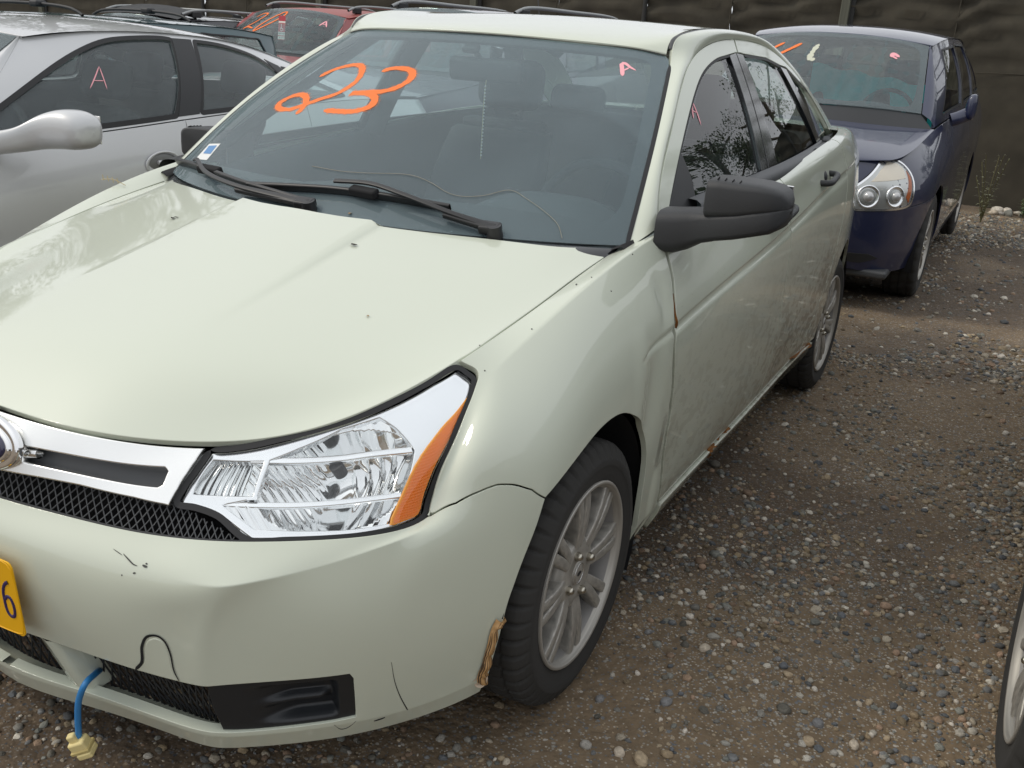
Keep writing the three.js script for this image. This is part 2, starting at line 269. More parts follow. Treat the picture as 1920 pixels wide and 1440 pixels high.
// ---------- materials ----------
const M = {};
const paint = (r, g, b, o = {}) => phys({ color: lin(r, g, b), metalness: .0, roughness: .48, clearcoat: 1, clearcoatRoughness: .045, ...o });
M.green = paint(.575, .61, .505);
M.blackPlastic = std(lin(.02, .021, .023), .55);
M.matBlack = std(lin(.008, .008, .009), .9);
M.rubberSeal = std(lin(.012, .012, .013), .6);
M.piano = phys({ color: lin(.012, .013, .015), roughness: .12, clearcoat: .6, clearcoatRoughness: .1 });
M.greyTrim = std(lin(.055, .058, .062), .5);
M.mirrorPlastic = std(lin(.026, .027, .029), .5, 0, { bumpMap: dataTex(128, (u, v, i, j) => { const q = hash2(i, j, 5); return [q, q, q]; }), bumpScale: .0003 });
M.mirrorPlastic.bumpMap.repeat.set(6, 6);
M.chrome = std(lin(.86, .86, .86), .09, 1);
M.satin = std(lin(.32, .33, .33), .5, .6);
M.alloy = std(lin(.56, .555, .54), .5, .45, { map: dataTex(128, (u, v, i, j) => { const q = .82 + .3 * (fbm(u * 10, v * 10, 221, 4, 10) - .35); return [q, q * .985, q * .955]; }, true) });
M.steel = std(lin(.32, .29, .25), .45, .9);
M.rust = std(lin(.8, .8, .8), .95, 0, { map: dataTex(128, (u, v) => { const q = fbm(u * 8, v * 8, 3, 4, 8); return [.3 + .42 * q, .17 + .32 * q, .07 + .16 * q]; }, true) });

M.glass = phys({ color: lin(.86, .93, .91), transmission: 1, thickness: 0, roughness: 0, ior: 1.52 });
M.cloth = std(lin(.035, .038, .04), .95);
M.clothLight = std(lin(.07, .075, .08), .95);
M.dash = std(lin(.05, .054, .058), .75);
M.liner = std(lin(.22, .22, .2), .95);
// lower doors: road dirt in specks and smears, thicker towards the rear wheel (uv = distance and height in metres)
M.greenDoor = paint(1, 1, 1, { map: dataTex(1024, (u, v, i, j) => {
  const z = u * 4 - 3.6, y = v * 1.25, p = [.575, .61, .505], d = [.2, .165, .11];
  const reach = step01(.95 - y, 0, .5) * (.35 + .65 * step01(-z, .9, 2.1)) * (1 - step01(-z, 2.75, 3.2));
  let k = Math.max(0, fbm(u * 14, v * 10, 161, 4) - .42) * 1.5 * reach + (fbm(u * 150, v * 70, 171, 2) > .63 - .12 * reach ? .5 * reach : 0) + (hash2(i, j, 14) < .035 * reach ? .5 : 0) + (y < .34 ? .25 * fbm(u * 60, v * 20, 181, 3) : 0);
  k += .1 * Math.max(0, fbm(u * 5 + v * 9, v * 30 - u * 12, 191, 3) - .5); k = Math.min(.8, k);
  const e = (x) => 1.055 * Math.pow(x, 1 / 2.4) - .055; return [0, 1, 2].map((c) => e(p[c] + (d[c] - p[c]) * k));
}, true) });
M.greenDoor.map.repeat.set(1 / 4, 1 / 1.25); M.greenDoor.map.offset.set(3.6 / 4, 0); M.greenHood = M.green;
M.chrome2 = std(lin(.9, .9, .88), .26, 1);
M.fog = std(lin(.012, .014, .017), .42);
M.plate = std(lin(.8, .42, .0), .42); M.plateInk = std(lin(.03, .015, .09), .5);
M.lens = phys({ color: lin(.97, .98, .98), transmission: 1, thickness: 0, roughness: .02, ior: 1.5 });
M.bezel = std(lin(.9, .91, .92), .2, 1);
M.reflector = std(lin(.86, .87, .87), .07, 1);
M.amber = std(lin(.9, .36, .02), .35);
M.amberLens = phys({ color: lin(1, .62, .12), transmission: .85, thickness: 0, roughness: .1, ior: 1.5 });
M.wsGlass = phys({ color: lin(.78, .93, .94), transmission: 1, thickness: 0, roughness: 0, ior: 1.52 });
M.wiper = std(lin(.02, .02, .021), .38);
M.white = std(lin(.75, .76, .74), .5); M.stickerBlue = std(lin(.1, .25, .5), .5);
M.orangeMist = std(lin(.85, .25, .06), .9, 0, { transparent: true, alphaMap: dataTex(128, (u, v, i, j) => { const e = 1 - Math.abs(u - .5) * 2, q = hash2(i, j, 8) < e * .55 ? 1 : 0; return [q, q, q]; }) });
M.silverDark = std(lin(.2, .2, .2), .4, .5); M.lampBack = std(lin(.6, .6, .58), .3, .8); M.projector = phys({ color: lin(.5, .5, .5), roughness: .08, metalness: .3, clearcoat: 1 }); M.amberDark = std(lin(.5, .12, .02), .4); M.turnLens = std(lin(.8, .72, .6), .25, .3); M.whitePaper = std(lin(.55, .56, .45), .9);
M.redRoof = std(lin(.3, .075, .065), .5);
M.tornPlastic = std(lin(.9, .9, .9), .8, 0, { map: dataTex(128, (u, v) => { const q = fbm(u * 5, v * 14, 201, 4, 0), c = fbm(u * 20, v * 3, 211, 3); return c > .62 ? [.3, .22, .14] : [.62 + .25 * q, .46 + .25 * q, .26 + .26 * q]; }, true) }); M.tornPale = std(lin(.62, .5, .38), .8);
M.dust = std(lin(.29, .375, .41), 1, 0, { transparent: true, alphaMap: dataTex(512, (u, v, i, j) => { const s = (cx, cy, r0, r1) => { const d = Math.hypot((u - cx) * 1.55, (v - cy) * 1.0); return step01(d, r0 - .01, r0 + .01) * (1 - step01(d, r1 - .015, r1 + .015)); }; const wiped = Math.max(s(.72, -.06, .12, .66), s(.42, -.06, .1, .6)); const q = (.33 - .06 * wiped) * (.8 + .4 * fbm(u * 9, v * 5, 141, 4)) + (hash2(i, j, 12) > .9985 ? .35 : 0); return [q, q, q]; }) });
M.dust.alphaMap.wrapS = M.dust.alphaMap.wrapT = THREE.ClampToEdgeWrapping;
M.wireDull = std(lin(.3, .28, .22), .7);
M.dustCar = std(lin(.36, .42, .44), 1, 0, { transparent: true, alphaMap: dataTex(256, (u, v, i, j) => { const q = .17 * (.75 + .5 * fbm(u * 8, v * 8, 151, 4, 8)); return [q, q, q]; }) });
M.barrel = std(lin(.3, .29, .28), .6, .3);
// ---------- the pale green sedan ----------
const GS = thing('green_sedan', 'pale green four-door sedan with orange 23 sprayed on its windshield and dented front fender', 'car');
const both = (g) => mergeAll([g, mirrorX(g)]);
const sidePair = (name, g, mat, parent = GS) => [obj(name, g, mat, parent), obj(name, mirrorX(g), mat, parent)];
const uvZY = (p) => [p[2], p[1]];
{
  const S = (s, v) => gsSkin(s, v);
  // outlines in skin stations
  const bumperFender = [[4.93, 5.0], [5.4, 4.4], [5.8, 4.25], [6.1, 4.18], [6.37, 4.06], [6.8, 3.85], [7.07, 3.62]];
  const archF = spline2([[7.07, 3.62], [6.925, 3.237], [6.6, 2.615], [6.394, 2.213], [6.29, 1.6], [6.27, 1.0], [6.33, .05]], 5);
  const archTop = spline2([[8.79, 0.02], [8.77, .9], [8.765, 1.5], [8.755, 2.0], [8.704, 2.588], [8.63, 3.038], [8.5, 3.386], [8.28, 3.64], [7.9, 3.78], [7.5, 3.76], [7.07, 3.62]], 5);
  const hlSide = spline2([[4.93, 5.0], [4.95, 5.35], [5.02, 5.75], [5.4, 6.1], [5.8, 6.22], [6.05, 6.35], [6.08, 6.5], [5.85, 7]], 4);
  const archR = (() => { // round the rear wheel, found on the flank by height and distance
    const out = []; for (let k = 0; k <= 20; k++) {
      const a = (-.06 + 1.12 * k / 20) * Math.PI, y = .315 + .36 * Math.sin(a), z = -2.64 - .345 * -Math.cos(a); let s = 12 - .9 * Math.cos(a), v = 2.5;
      for (let i = 0; i < 30; i++) { const p = S(s, v), q = S(s + .01, v), r = S(s, v + .01), e = [z - p[2], y - p[1]], A = (q[2] - p[2]) / .01, B = (r[2] - p[2]) / .01, C = (q[1] - p[1]) / .01, D = (r[1] - p[1]) / .01, det = A * D - B * C; s += Math.max(-.3, Math.min(.3, (e[0] * D - B * e[1]) / det)); v += Math.max(-.4, Math.min(.4, (A * e[1] - C * e[0]) / det)); v = Math.max(.02, Math.min(5, v)); }
      out.push([s, v]);
    } return out; })();
  // front bumper: outer skin with the lower opening and the fog recess cut out
  const keep0 = (q) => q[0] < 1e-6;
  // (lower opening is cut as a hole)
  const openHole = [[0, 1.12], [.5, 1.1], [1, 1.1], [2, 1.1], [2.6, 1.1], [3.0, 1.1], [3.4, 1.1], [4, 1.1], [4.26, 1.12], [4.255, 1.5], [4.24, 1.9], [4.2, 1.99], [3.6, 1.99], [3.0, 1.98], [2.5, 1.98], [2, 1.98], [1, 1.98], [.5, 1.98], [0, 1.98]];
  const lower = [[0, 0], ...archF.slice(1).reverse(), ...bumperFender.slice().reverse(), [4, 5], [3.4, 5], [2, 5], [1, 5], [0, 5], [0, 1.98], ...openHole.slice().reverse().slice(1, -1), [0, 1.12]];
  const bp = patch(S, [lower], { du: .06, dv: .08, inset: .0012, lip: .02, keep: keep0 });
  obj('front_bumper', both(bp), M.green, GS);
  // fender, doors, quarter, rocker
  const gapF = [[9.22, 6.98], [9.26, 6.8], [9.16, 6.3], [9.07, 5.8], [9.045, 5.44], [9.03, 4.8], [9.05, 4.0], [9.0, 3.6], [8.94, 3.04], [8.945, 2.5], [8.985, 1.8], [9.01, 1.05]];
  const fender = patch(S, [[...hlSide, [6.2, 7], [6.6, 7], [7, 7], [7.5, 7], [8, 7], [8.5, 7], [9.04, 7], ...gapF, [9.02, .02], ...archTop, ...bumperFender.slice().reverse().slice(1, -1)]], { du: .05, dv: .07, inset: .0016, lip: .014, uvOf: uvZY });
  sidePair('fender', fender, M.green);
  const gapD = [[9.235, 6.98], [9.275, 6.8], [9.175, 6.3], [9.085, 5.8], [9.06, 5.44], [9.045, 4.8], [9.065, 4.0], [9.02, 3.6], [8.965, 3.04], [8.97, 2.5], [9.005, 1.8], [9.02, 1.08]];
  const bCut = [[10.1, 7], [10.1, 6], [10.12, 5], [10.16, 4], [10.2, 3], [10.2, 2], [10.18, 1.08]];
  const rCut = [[11.5, 7], [11.5, 6.2], [11.5, 5], [11.52, 4.2], [11.5, 3.6], [11.36, 3.0], [11.22, 2.5], [11.1, 2.0], [11.03, 1.5], [11.0, 1.08]];
  const line = (a, b, v, n) => Array.from({ length: n + 1 }, (_, i) => [a + (b - a) * i / n, v]);
  sidePair('front_door', patch(S, [[...gapD, ...line(9.05, 10.16, 1.08, 6), ...bCut.slice().reverse(), ...line(10.1, 9.3, 7, 6)]], { du: .05, dv: .07, inset: .002, uvOf: uvZY }), M.greenDoor);
  sidePair('rear_door', patch(S, [[...line(10.2, 11.0, 1.08, 5), ...rCut.slice().reverse(), ...line(11.5, 10.12, 7, 8), ...bCut.slice(1)]], { du: .05, dv: .07, inset: .002, uvOf: uvZY }), M.greenDoor);
  const rArch = archR.slice();
  sidePair('quarter_panel', patch(S, [[...rCut.slice().reverse().map((q) => [q[0] + .012, q[1]]).reverse(), [11.02, 1.05], [11.2, 1.05], ...rArch.filter((q) => q[1] > 1.0), [13, 1.0], [13.8, 1.0], [14.6, 1.0], [14.6, 4], [14.6, 7], [14, 7], [13, 7], [12, 7]]], { du: .06, dv: .09, inset: .0016, uvOf: uvZY }), M.greenDoor);
  const rk = line(9.035, 11.3, 1.05, 16);
  const rustHole = [[9.47, .02], [9.5, .4], [9.53, .34], [9.545, .62], [9.56, .5], [9.57, .7], [9.6, .3], [9.63, .45], [9.66, .2], [9.7, .02]];
  sidePair('rocker_panel', patch(S, [[...line(9.04, 9.45, .02, 3), ...rustHole, ...line(9.8, 11.25, .02, 8), ...rArch.filter((q) => q[1] < 1.0 && q[0] < 12), ...rk.slice().reverse()]], { du: .05, dv: .12, inset: .001, lip: .03, lift: .009, round: .003, uvOf: uvZY }), M.greenDoor);
  // rear end
  obj('rear_bumper', both(patch(S, [[[14.6, 0], [15.2, 0], [16, 0], [16, 3.6], [15.2, 3.6], [14.6, 3.6]]], { du: .1, dv: .2, lip: .02, keep: (q) => q[0] > 15.999 })), M.green, GS);
  obj('trunk_lid', both(patch(S, [[[14.62, 3.65], [15.2, 3.65], [16, 3.65], [16, 7], [15.2, 7], [14.62, 7]]], { du: .1, dv: .2, lip: .02, keep: (q) => q[0] > 15.999 })), M.green, GS);
  // dark inner shell behind the gaps
  const inner = []; for (let j = 0; j <= 14; j++) { const r = []; for (let i = 0; i <= 40; i++) { const s = 8.85 + (11.05 - 8.85) * i / 40, p = S(s, .3 + 6.3 * j / 14); r.push([p[0] - .022, p[1], p[2]]); } inner.push(r); }
  obj('inner_frame', both(sheet(inner)), M.matBlack, GS);
  // hood
  const c7 = curve3(GS_RAILS[7]), sh = (s) => c7(s);
  const hr = [
    [[0, .739, .775], [0, .775, .722], [0, .82, .64], [0, .868, .48], [0, .912, .28], [0, .953, .1], [0, .988, -.06]],
    [[.2, .735, .756], [.2, .772, .7], [.2, .816, .62], [.2, .864, .465], [.2, .908, .265], [.2, .947, .09], [.2, .982, -.07]],
    [sh(2.9), [.455, .765, .55], [.46, .802, .485], [.468, .848, .35], [.474, .888, .19], [.48, .932, .01], [.485, .974, -.175]],
    [sh(4.3), [.592, .803, .415], [.597, .828, .345], [.603, .86, .225], [.608, .894, .085], [.612, .93, -.065], [.615, .969, -.24]],
    [sh(5.86), sh(6.3), sh(6.75), sh(7.4), sh(8), sh(8.5), sh(9.03)],
  ];
  const rows = [...hr.slice(1).reverse().map((r) => r.map((p) => [-p[0], p[1], p[2]])), ...hr];
  const hoodSkin = makeSkin(rows, null, (p, s) => { const k = step01(.216 - Math.abs(p[0]), 0, .019) * step01(-p[2], -.56, .05); return [p[0], p[1] +   .0115 * k, p[2]]; });
  const hood = patch((u, v) => hoodSkin(v, u), [[...line(.0, 8, .0, 24).map((q) => [q[0], 0]), [8, 1], [8, 2], [8, 3], [8, 4], [8, 5], [8, 6], ...line(8, 5.02, 6, 8), [4.97, 6.0], [4.9, 5.99], [4.6, 5.93], [4.3, 5.9], [4, 5.9], [3.7, 5.9], [3.4, 5.93], [3.1, 5.99], [3.03, 6.0], ...line(2.98, 0, 6, 8), [0, 5], [0, 4], [0, 3], [0, 2], [0, 1]]], { du: .07, dv: .07, inset: .0022, lip: .016, round: .002, uvOf: (p) => [p[0], p[2]] });
  obj('hood', hood, M.greenHood, GS);
}
// ---------- wheels: thing > wheel > tyre, rim, spokes, nuts ----------
function tyreGeo(R, w, rimR, n = 144) {
  // profile across the tread, from inner bead to outer bead (x outwards)
  const prof = [[-.42, rimR], [-.5, rimR + (R - rimR) * .3], [-.52, rimR + (R - rimR) * .55], [-.49, R - .03], [-.45, R - .012], [-.4, R - .003], [-.27, R], [-.26, R - .007], [-.23, R - .007], [-.22, R], [-.02, R + .001], [-.01, R - .007], [.02, R - .007], [.03, R + .001], [.23, R], [.24, R - .007], [.27, R - .007], [.28, R], [.38, R - .002], [.43, R - .008], [.47, R - .018], [.505, R - .036], [.52, rimR + (R - rimR) * .56], [.512, rimR + (R - rimR) * .42], [.505, rimR + (R - rimR) * .41], [.49, rimR + (R - rimR) * .2], [.47, rimR + .004], [.44, rimR - .004]];
  const rows = [], per = n > 200 ? 9 : 6;
  for (let i = 0; i <= n; i++) {
    const a = i / n * Math.PI * 2, row = [];
    prof.forEach(([x, r], k) => {
      let rr = r; const side = k >= 4 && k <= 20, lug = (i + (k > 12 ? 4 : 0)) % per;
      if (side && r > R - .02 && lug < per / 5) rr -= k <= 6 || k >= 17 ? .0075 : .0045;
      if (Math.sin(a) < -.96) rr = Math.min(rr, (R - .006) / -Math.sin(a));
      row.push([x * w, rr * Math.sin(a), rr * Math.cos(a)]);
    });
    rows.push(row);
  }
  return sheet(rows);
}
M.tyre = std(lin(.034, .033, .031), .9, 0, { bumpMap: dataTex(256, (u, v) => { const q = fbm(u * 40, v * 40, 9, 3, 40); return [q, q, q]; }), bumpScale: .0008 });
M.rimDark = std(lin(.05, .045, .04), .8, .2);
M.nut = std(lin(.5, .47, .4), .3, 1);
M.brake = std(lin(.12, .09, .07), .6, .7);
const lathe = (pts, n = 64) => { const g = new THREE.LatheGeometry(pts.map(([x, r]) => new THREE.Vector2(r, x)), n); g.rotateZ(-Math.PI / 2); return g; };  // profile (x outwards, radius) about the x axis
function spokeGeo(r0, r1, w0, w1, x0, x1, th) {
  const rows = []; for (let i = 0; i <= 8; i++) { const t = i / 8, r = r0 + (r1 - r0) * t, w = w0 + (w1 - w0) * t, x = x0 + (x1 - x0) * t + .006 * Math.sin(t * Math.PI), d = th * (1 - .25 * t);
    rows.push([[x - d, r, -w * .72], [x - d * .35, r, -w], [x - .0035, r, -w], [x - .0008, r, -w * .86], [x, r, -w * .6], [x + .0006, r, 0], [x, r, w * .6], [x - .0008, r, w * .86], [x - .0035, r, w], [x - d * .35, r, w], [x - d, r, w * .72]]); }
  return sheet(rows);
}
function makeWheel(parent, R, w, rimR, o = {}) {
  const { spokes = 8, pair = .1, alloy = M.alloy, dish = .012, lugs = 4, seed = 1, cap = true } = o;
  const g = new THREE.Group(); g.name = 'wheel'; parent.add(g);
  const X = w * .47;
  obj('tyre', tyreGeo(R, w, rimR - .004, o.fine ? 432 : 144), M.tyre, g);
  obj('rim', lathe([[X - .004, rimR - .002], [X + .003, rimR], [X + .006, rimR - .003], [X + .005, rimR - .009], [X - .004, rimR - .013], [X - .012, rimR - .018]]), alloy, g);
  obj('rim_barrel', lathe([[X - .012, rimR - .018], [X - .05, rimR - .028], [X - .14, rimR - .032]]), M.barrel, g);
  obj('brake_disc', [lathe([[X - .07, .02], [X - .07, .142], [X - .085, .145], [X - .085, .02]], 40), box(.05, .09, .1, X - .085, .06, -.1, .012)], M.brake, g);
  obj('wheel_well_back', lathe([[X - .145, .0], [X - .145, rimR - .03]], 32), M.matBlack, g);
  const xh = X - dish;
  obj('hub', lathe([[xh - .002, 0], [xh - .002, .03], [xh + .001, .034], [xh, .07], [xh - .004, .081], [xh - .02, .088], [xh - .045, .09]], 48), alloy, g);
  if (cap) { obj('hub_cap', lathe([[xh + .004, 0], [xh + .0035, .018], [xh + .001, .0275], [xh - .003, .028]], 32), alloy, g); obj('hub_cap_ring', moved(new THREE.TorusGeometry(.0235, .0009, 6, 32), xh + .0035, 0, 0, 0, Math.PI / 2), M.chrome, g); obj('hub_cap_oval', lathe([[xh + .0046, 0], [xh + .0042, .011]], 24).scale(1, .5, 1), M.blackPlastic, g); }
  const sg = spokeGeo(.06, rimR - .01, .0115, .0125, xh - .001, X - .006, .04);
  for (let k = 0; k < spokes; k++) for (const d of pair ? [-pair, pair] : [0]) { const m = obj('spoke', sg, alloy, g); m.rotation.x = k / spokes * Math.PI * 2 + d + (o.turn || 0); }
  const ng = [cyl(.0095, .0105, .02, 0, 0, 0, 0, 0, Math.PI / 2, 6), moved(new THREE.SphereGeometry(.0088, 12, 6, 0, Math.PI * 2, 0, Math.PI / 2), .01, 0, 0, 0, 0, -Math.PI / 2)];
  const nutG = mergeAll(ng);
  for (let k = 0; k < lugs; k++) { const a = k / lugs * Math.PI * 2 + .35; const m = obj('lug_nut', nutG, M.nut, g); m.position.set(xh - .002, .054 * Math.cos(a), .054 * Math.sin(a)); }
  return g;
}
// ---------- the pale green sedan: grille, lights, glasshouse, wheels, cabin ----------
// strip on a surface along parameter points, lifted off it
function strokeOn(f, pts, width, lift, o = {}) {
  const c = new THREE.CatmullRomCurve3(pts.map((q) => new THREE.Vector3(q[0], q[1], 0)), false, 'centripetal'), n = o.n || pts.length * 5, rows = [], h = 1e-3;
  const P = [], N = []; for (let i = 0; i <= n; i++) { const q = c.getPoint(i / n), p = f(q.x, q.y), a = f(q.x + h, q.y), b = f(q.x, q.y + h), U = v3(a).sub(v3(p)), Vv = v3(b).sub(v3(p)); P.push(v3(p)); N.push(U.cross(Vv).normalize()); }
  const r = rngOf(o.seed || 3);
  for (let i = 0; i <= n; i++) {
    const t = P[Math.min(n, i + 1)].clone().sub(P[Math.max(0, i - 1)]).normalize(), sd = new THREE.Vector3().crossVectors(N[i], t).normalize();
    const e = i / n, cap = Math.sqrt(Math.max(0, Math.min(1, Math.min(e, 1 - e) * n * .45))), w = width * (o.taper ? o.taper(e) : 1) * cap * (1 + (r() - .5) * (o.rough ?? .12)) / 2;
    const mid = P[i].clone().addScaledVector(N[i], lift * (o.flip ? -1 : 1));
    rows.push([-1, -.5, 0, .5, 1].map((k) => { const q = mid.clone().addScaledVector(sd, w * k); return [q.x, q.y, q.z]; }));
  }
  return sheet(rows);
}
const paintMat = (r, g, b) => std(lin(r, g, b), .85);
M.orange = paintMat(.85, .2, .05); M.pink = paintMat(.86, .4, .44);
const offSkin = (f, d) => (s, v) => { const h = 1e-3, p = f(s, v), a = f(s - h, v), b = f(s + h, v), c = f(s, v - h), e = f(s, v + h), U = v3(b).sub(v3(a)), Vv = v3(e).sub(v3(c)), n = U.cross(Vv).normalize(); return [p[0] - n.x * d, p[1] - n.y * d, p[2] - n.z * d]; };
{
  const S = (s, v) => gsSkin(s, v);
  const keep0 = (q) => q[0] < 1e-6;
  const cutLine = (a, b, v, n) => Array.from({ length: n + 1 }, (_, i) => [a + (b - a) * i / n, v]);
  // ---- front: black backing, chrome bar, meshes ----
  const back = []; for (let j = 0; j <= 10; j++) { const r = []; for (let i = 0; i <= 30; i++) { const p = offSkin(S, .125)(i / 30 * 5.2, .3 + j / 10 * 6.4); r.push(p); } back.push(r); }
  obj('front_backing', both(sheet(back)), M.matBlack, GS);
  const bar = [[0, 5.48], [.25, 5.5], [.7, 5.56], [1.13, 5.6], [1.72, 5.59], [2.13, 5.53], [2.2, 5.85], [2.235, 6.17], [2.24, 6.5], [2.21, 6.9], [1.9, 6.91], [1.57, 6.91], [1.08, 6.92], [.53, 6.92], [0, 6.9]];
  const slot = [[.47, 6.1], [.85, 6.16], [1.3, 6.22], [1.93, 6.3], [1.985, 6.22], [1.995, 5.92], [1.95, 5.87], [1.37, 5.85], [.9, 5.82], [.5, 5.8]];
  obj('grille_bar', both(patch(offSkin(S, -.004), [bar, slot], { du: .06, dv: .08, inset: .001, lip: .03, round: .003, keep: keep0 })), M.chrome2, GS);
  sidePair('grille_slot', (patch(offSkin(S, .022), [[[.44, 6.2], [1.3, 6.3], [2.03, 6.38], [2.05, 5.8], [1.37, 5.78], [.44, 5.72]]], { du: .1, dv: .1, lip: 0 })), M.greyTrim, GS);
  // badge
  const badge = new THREE.Group(); badge.name = 'badge'; GS.add(badge);
  const ovalG = (a, b, d, y, z, tilt) => { const s = new THREE.Shape(); s.absellipse(0, 0, a, b, 0, Math.PI * 2); return moved(new THREE.ExtrudeGeometry(s, { depth: d, bevelEnabled: true, bevelThickness: .005, bevelSize: .006, bevelSegments: 4, curveSegments: 48 }), 0, y, z, tilt); };
  obj('badge_mount', [ovalG(.1, .046, .006, .69, .81, -.25), tube([[0, .676, .795], [.08, .678, .797], [.122, .684, .79]], .009, 10, 10)], M.chrome, badge); obj('badge_ring', ovalG(.085, .034, .003, .691, .818, -.25), M.chrome, badge); obj('badge_face', ovalG(.076, .027, .0025, .692, .8225, -.25), phys({ color: lin(.012, .012, .05), roughness: .3, clearcoat: 1 }), badge);
  // diamond mesh: bars over a strip of the skin
  function meshBars(f, inside, u0, u1, step, skew, v0, v1, r) {
    const list = []; const N = Math.ceil((u1 - u0 + 2 * Math.abs(skew)) / step);
    for (const sg of [1, -1]) for (let k = 0; k <= N; k++) {
      const a = u0 - Math.abs(skew) + k * step, pts = []; for (let i = 0; i <= 14; i++) { const v = v0 + (v1 - v0) * i / 14, u = a + sg * skew * (i / 14 - .5); if (u >= 0 && inside(u, v)) pts.push(f(u, v)); else if (pts.length) break; }
      if (pts.length > 1) list.push(new THREE.TubeGeometry(new THREE.CatmullRomCurve3(pts.map(v3)), Math.max(2, pts.length), r, 4));
    }
    return list;
  }
  const topM = (u) => u < 2.13 ? 5.62 : 5.62 - .6 * ((u - 2.13) / .96) ** 1.2;
  obj('upper_mesh', both(mergeAll(meshBars(offSkin(S, .012), (u, v) => u < 3.1 && v < topM(u), 0, 3.1, .085, .22, 4.96, 5.6, .0014))), M.greyTrim, GS);
  obj('upper_mesh_frame', both(strokeOn(S, [[0, 5.0], [1, 5.0], [2, 5.0], [2.7, 5.0], [3.08, 5.0]], .006, -.004, { n: 30 })), M.blackPlastic, GS);
  const shelfBack = (u, v) => { const p = S(u, v), k = Math.min(1, u / 3.4); return [p[0] * .985, p[1], p[2] - .05 + .012 * k]; };
  obj('lower_mesh', both(mergeAll(meshBars(shelfBack, (u) => u < 3.15, 0, 3.2, .11, .3, .85, 2.05, .0022))), M.blackPlastic, GS);
  // shelf of the lower lip and the strut over it
  const shelf = []; for (let j = 0; j <= 6; j++) { const r = []; for (let i = 0; i <= 34; i++) { const u = i / 34 * 3.3, p = S(u, 1.1), t = j / 6; r.push([p[0] * (1 - .02 * t), p[1] - .014 * t - .004, p[2] - .002 - .052 * t]); } shelf.push(r); }
  obj('lip_shelf', both(sheet(shelf)), M.green, GS);
  const st = []; for (let j = 0; j <= 6; j++) { const t = j / 6; st.push([[.118 + .008 * t, 1.97 - t * .8], [.165 + .012 * t, 1.97 - t * .8]].map(([x, v], i) => { const p = S(x / .2, v); return [p[0] + .02 * t, p[1] - .012 * t, p[2] - .006 - .012 * t]; })); }
  const stG = []; for (const row of st) { const [a, b] = row; stG.push([[a[0], a[1], a[2] - .05], a, [(a[0] + b[0]) / 2, a[1], a[2] + .004], b, [b[0], b[1], b[2] - .05]]); }
  sidePair('lip_strut', sheet(stG), M.green);
  // fog recess
  const fogF = (u, v) => { const p = offSkin(S, .001)(u, v), d = .03 * step01(u, 3.4, 3.75) * (1 - step01(u, 3.98, 4.1)) * step01(v, 1.16, 1.3) * (1 - step01(v, 1.78, 1.92)), rib = .018 * bump(v - 1.53, .12) * step01(u, 3.45, 3.7) * (1 - step01(u, 3.9, 4.04)), cut = Math.max(0, .004 + d - rib); return [p[0] - .5 * cut, p[1], p[2] - .85 * cut]; };
  sidePair('fog_light_cover', patch(fogF, [[[3.06, 1.12], [3.4, 1.1], [4, 1.1], [4.26, 1.12], [4.255, 1.5], [4.24, 1.9], [4.19, 1.99], [3.6, 1.99], [3.0, 1.98], [3.02, 1.5]]], { du: .03, dv: .03, lip: .02 }), M.fog);
  // tow-eye cover: a groove ringed in the bumper
  obj('tow_eye_cover', patch(offSkin(S, -.0012), [spline2([[2.03, 2.0], [2.16, 2.2], [2.2, 2.45], [2.26, 2.57], [2.34, 2.61], [2.42, 2.57], [2.48, 2.4], [2.5, 2.15], [2.54, 2.0]], 4)], { du: .05, dv: .06, lip: .012, round: .002 }), M.green, GS);
  obj('tow_eye_gap', strokeOn(S, [[2.0, 2.0], [2.13, 2.18], [2.17, 2.45], [2.24, 2.62], [2.35, 2.66], [2.44, 2.6], [2.505, 2.42], [2.525, 2.15], [2.57, 2.0]], .0042, .0017, { n: 50, rough: 0, taper: (t) => 1.5 - t }), M.matBlack, GS);
  // licence plate
  const plate = new THREE.Group(); plate.name = 'licence_plate'; plate.position.set(.003, .449, .88); plate.rotation.x = .085; GS.add(plate);
  const ps = new THREE.Shape(); { const w = .152, h = .076, r = .012; ps.moveTo(-w + r, -h); ps.lineTo(w - r, -h); ps.absarc(w - r, -h + r, r, -Math.PI / 2, 0); ps.lineTo(w, h - r); ps.absarc(w - r, h - r, r, 0, Math.PI / 2); ps.lineTo(-w + r, h); ps.absarc(-w + r, h - r, r, Math.PI / 2, Math.PI); ps.lineTo(-w, -h + r); ps.absarc(-w + r, -h + r, r, Math.PI, Math.PI * 1.5); }
  obj('plate_sheet', [new THREE.ExtrudeGeometry(ps, { depth: .0015, bevelEnabled: true, bevelThickness: .0008, bevelSize: .0008, bevelSegments: 2 }), tube([[-.142, -.072, .002], [.142, -.072, .002], [.1485, -.066, .002], [.1485, .066, .002], [.142, .072, .002], [-.142, .072, .002], [-.1485, .066, .002], [-.1485, -.066, .002]], .0014, 60, 6, true)], M.plate, plate);
  const six = [[.135, .034, .0036], [.127, .029, .0036], [.12, .02, .0036], [.1155, .007, .0036], [.1145, -.01, .0036], [.115, -.026, .0036], [.119, -.037, .0036], [.126, -.0405, .0036], [.133, -.037, .0036], [.137, -.026, .0036], [.1365, -.01, .0036], [.132, .0, .0036], [.125, .001, .0036], [.117, -.006, .0036]];
  obj('plate_digit', tube(six, .0036, 60, 8).scale(1, 1, .6), M.plateInk, plate);
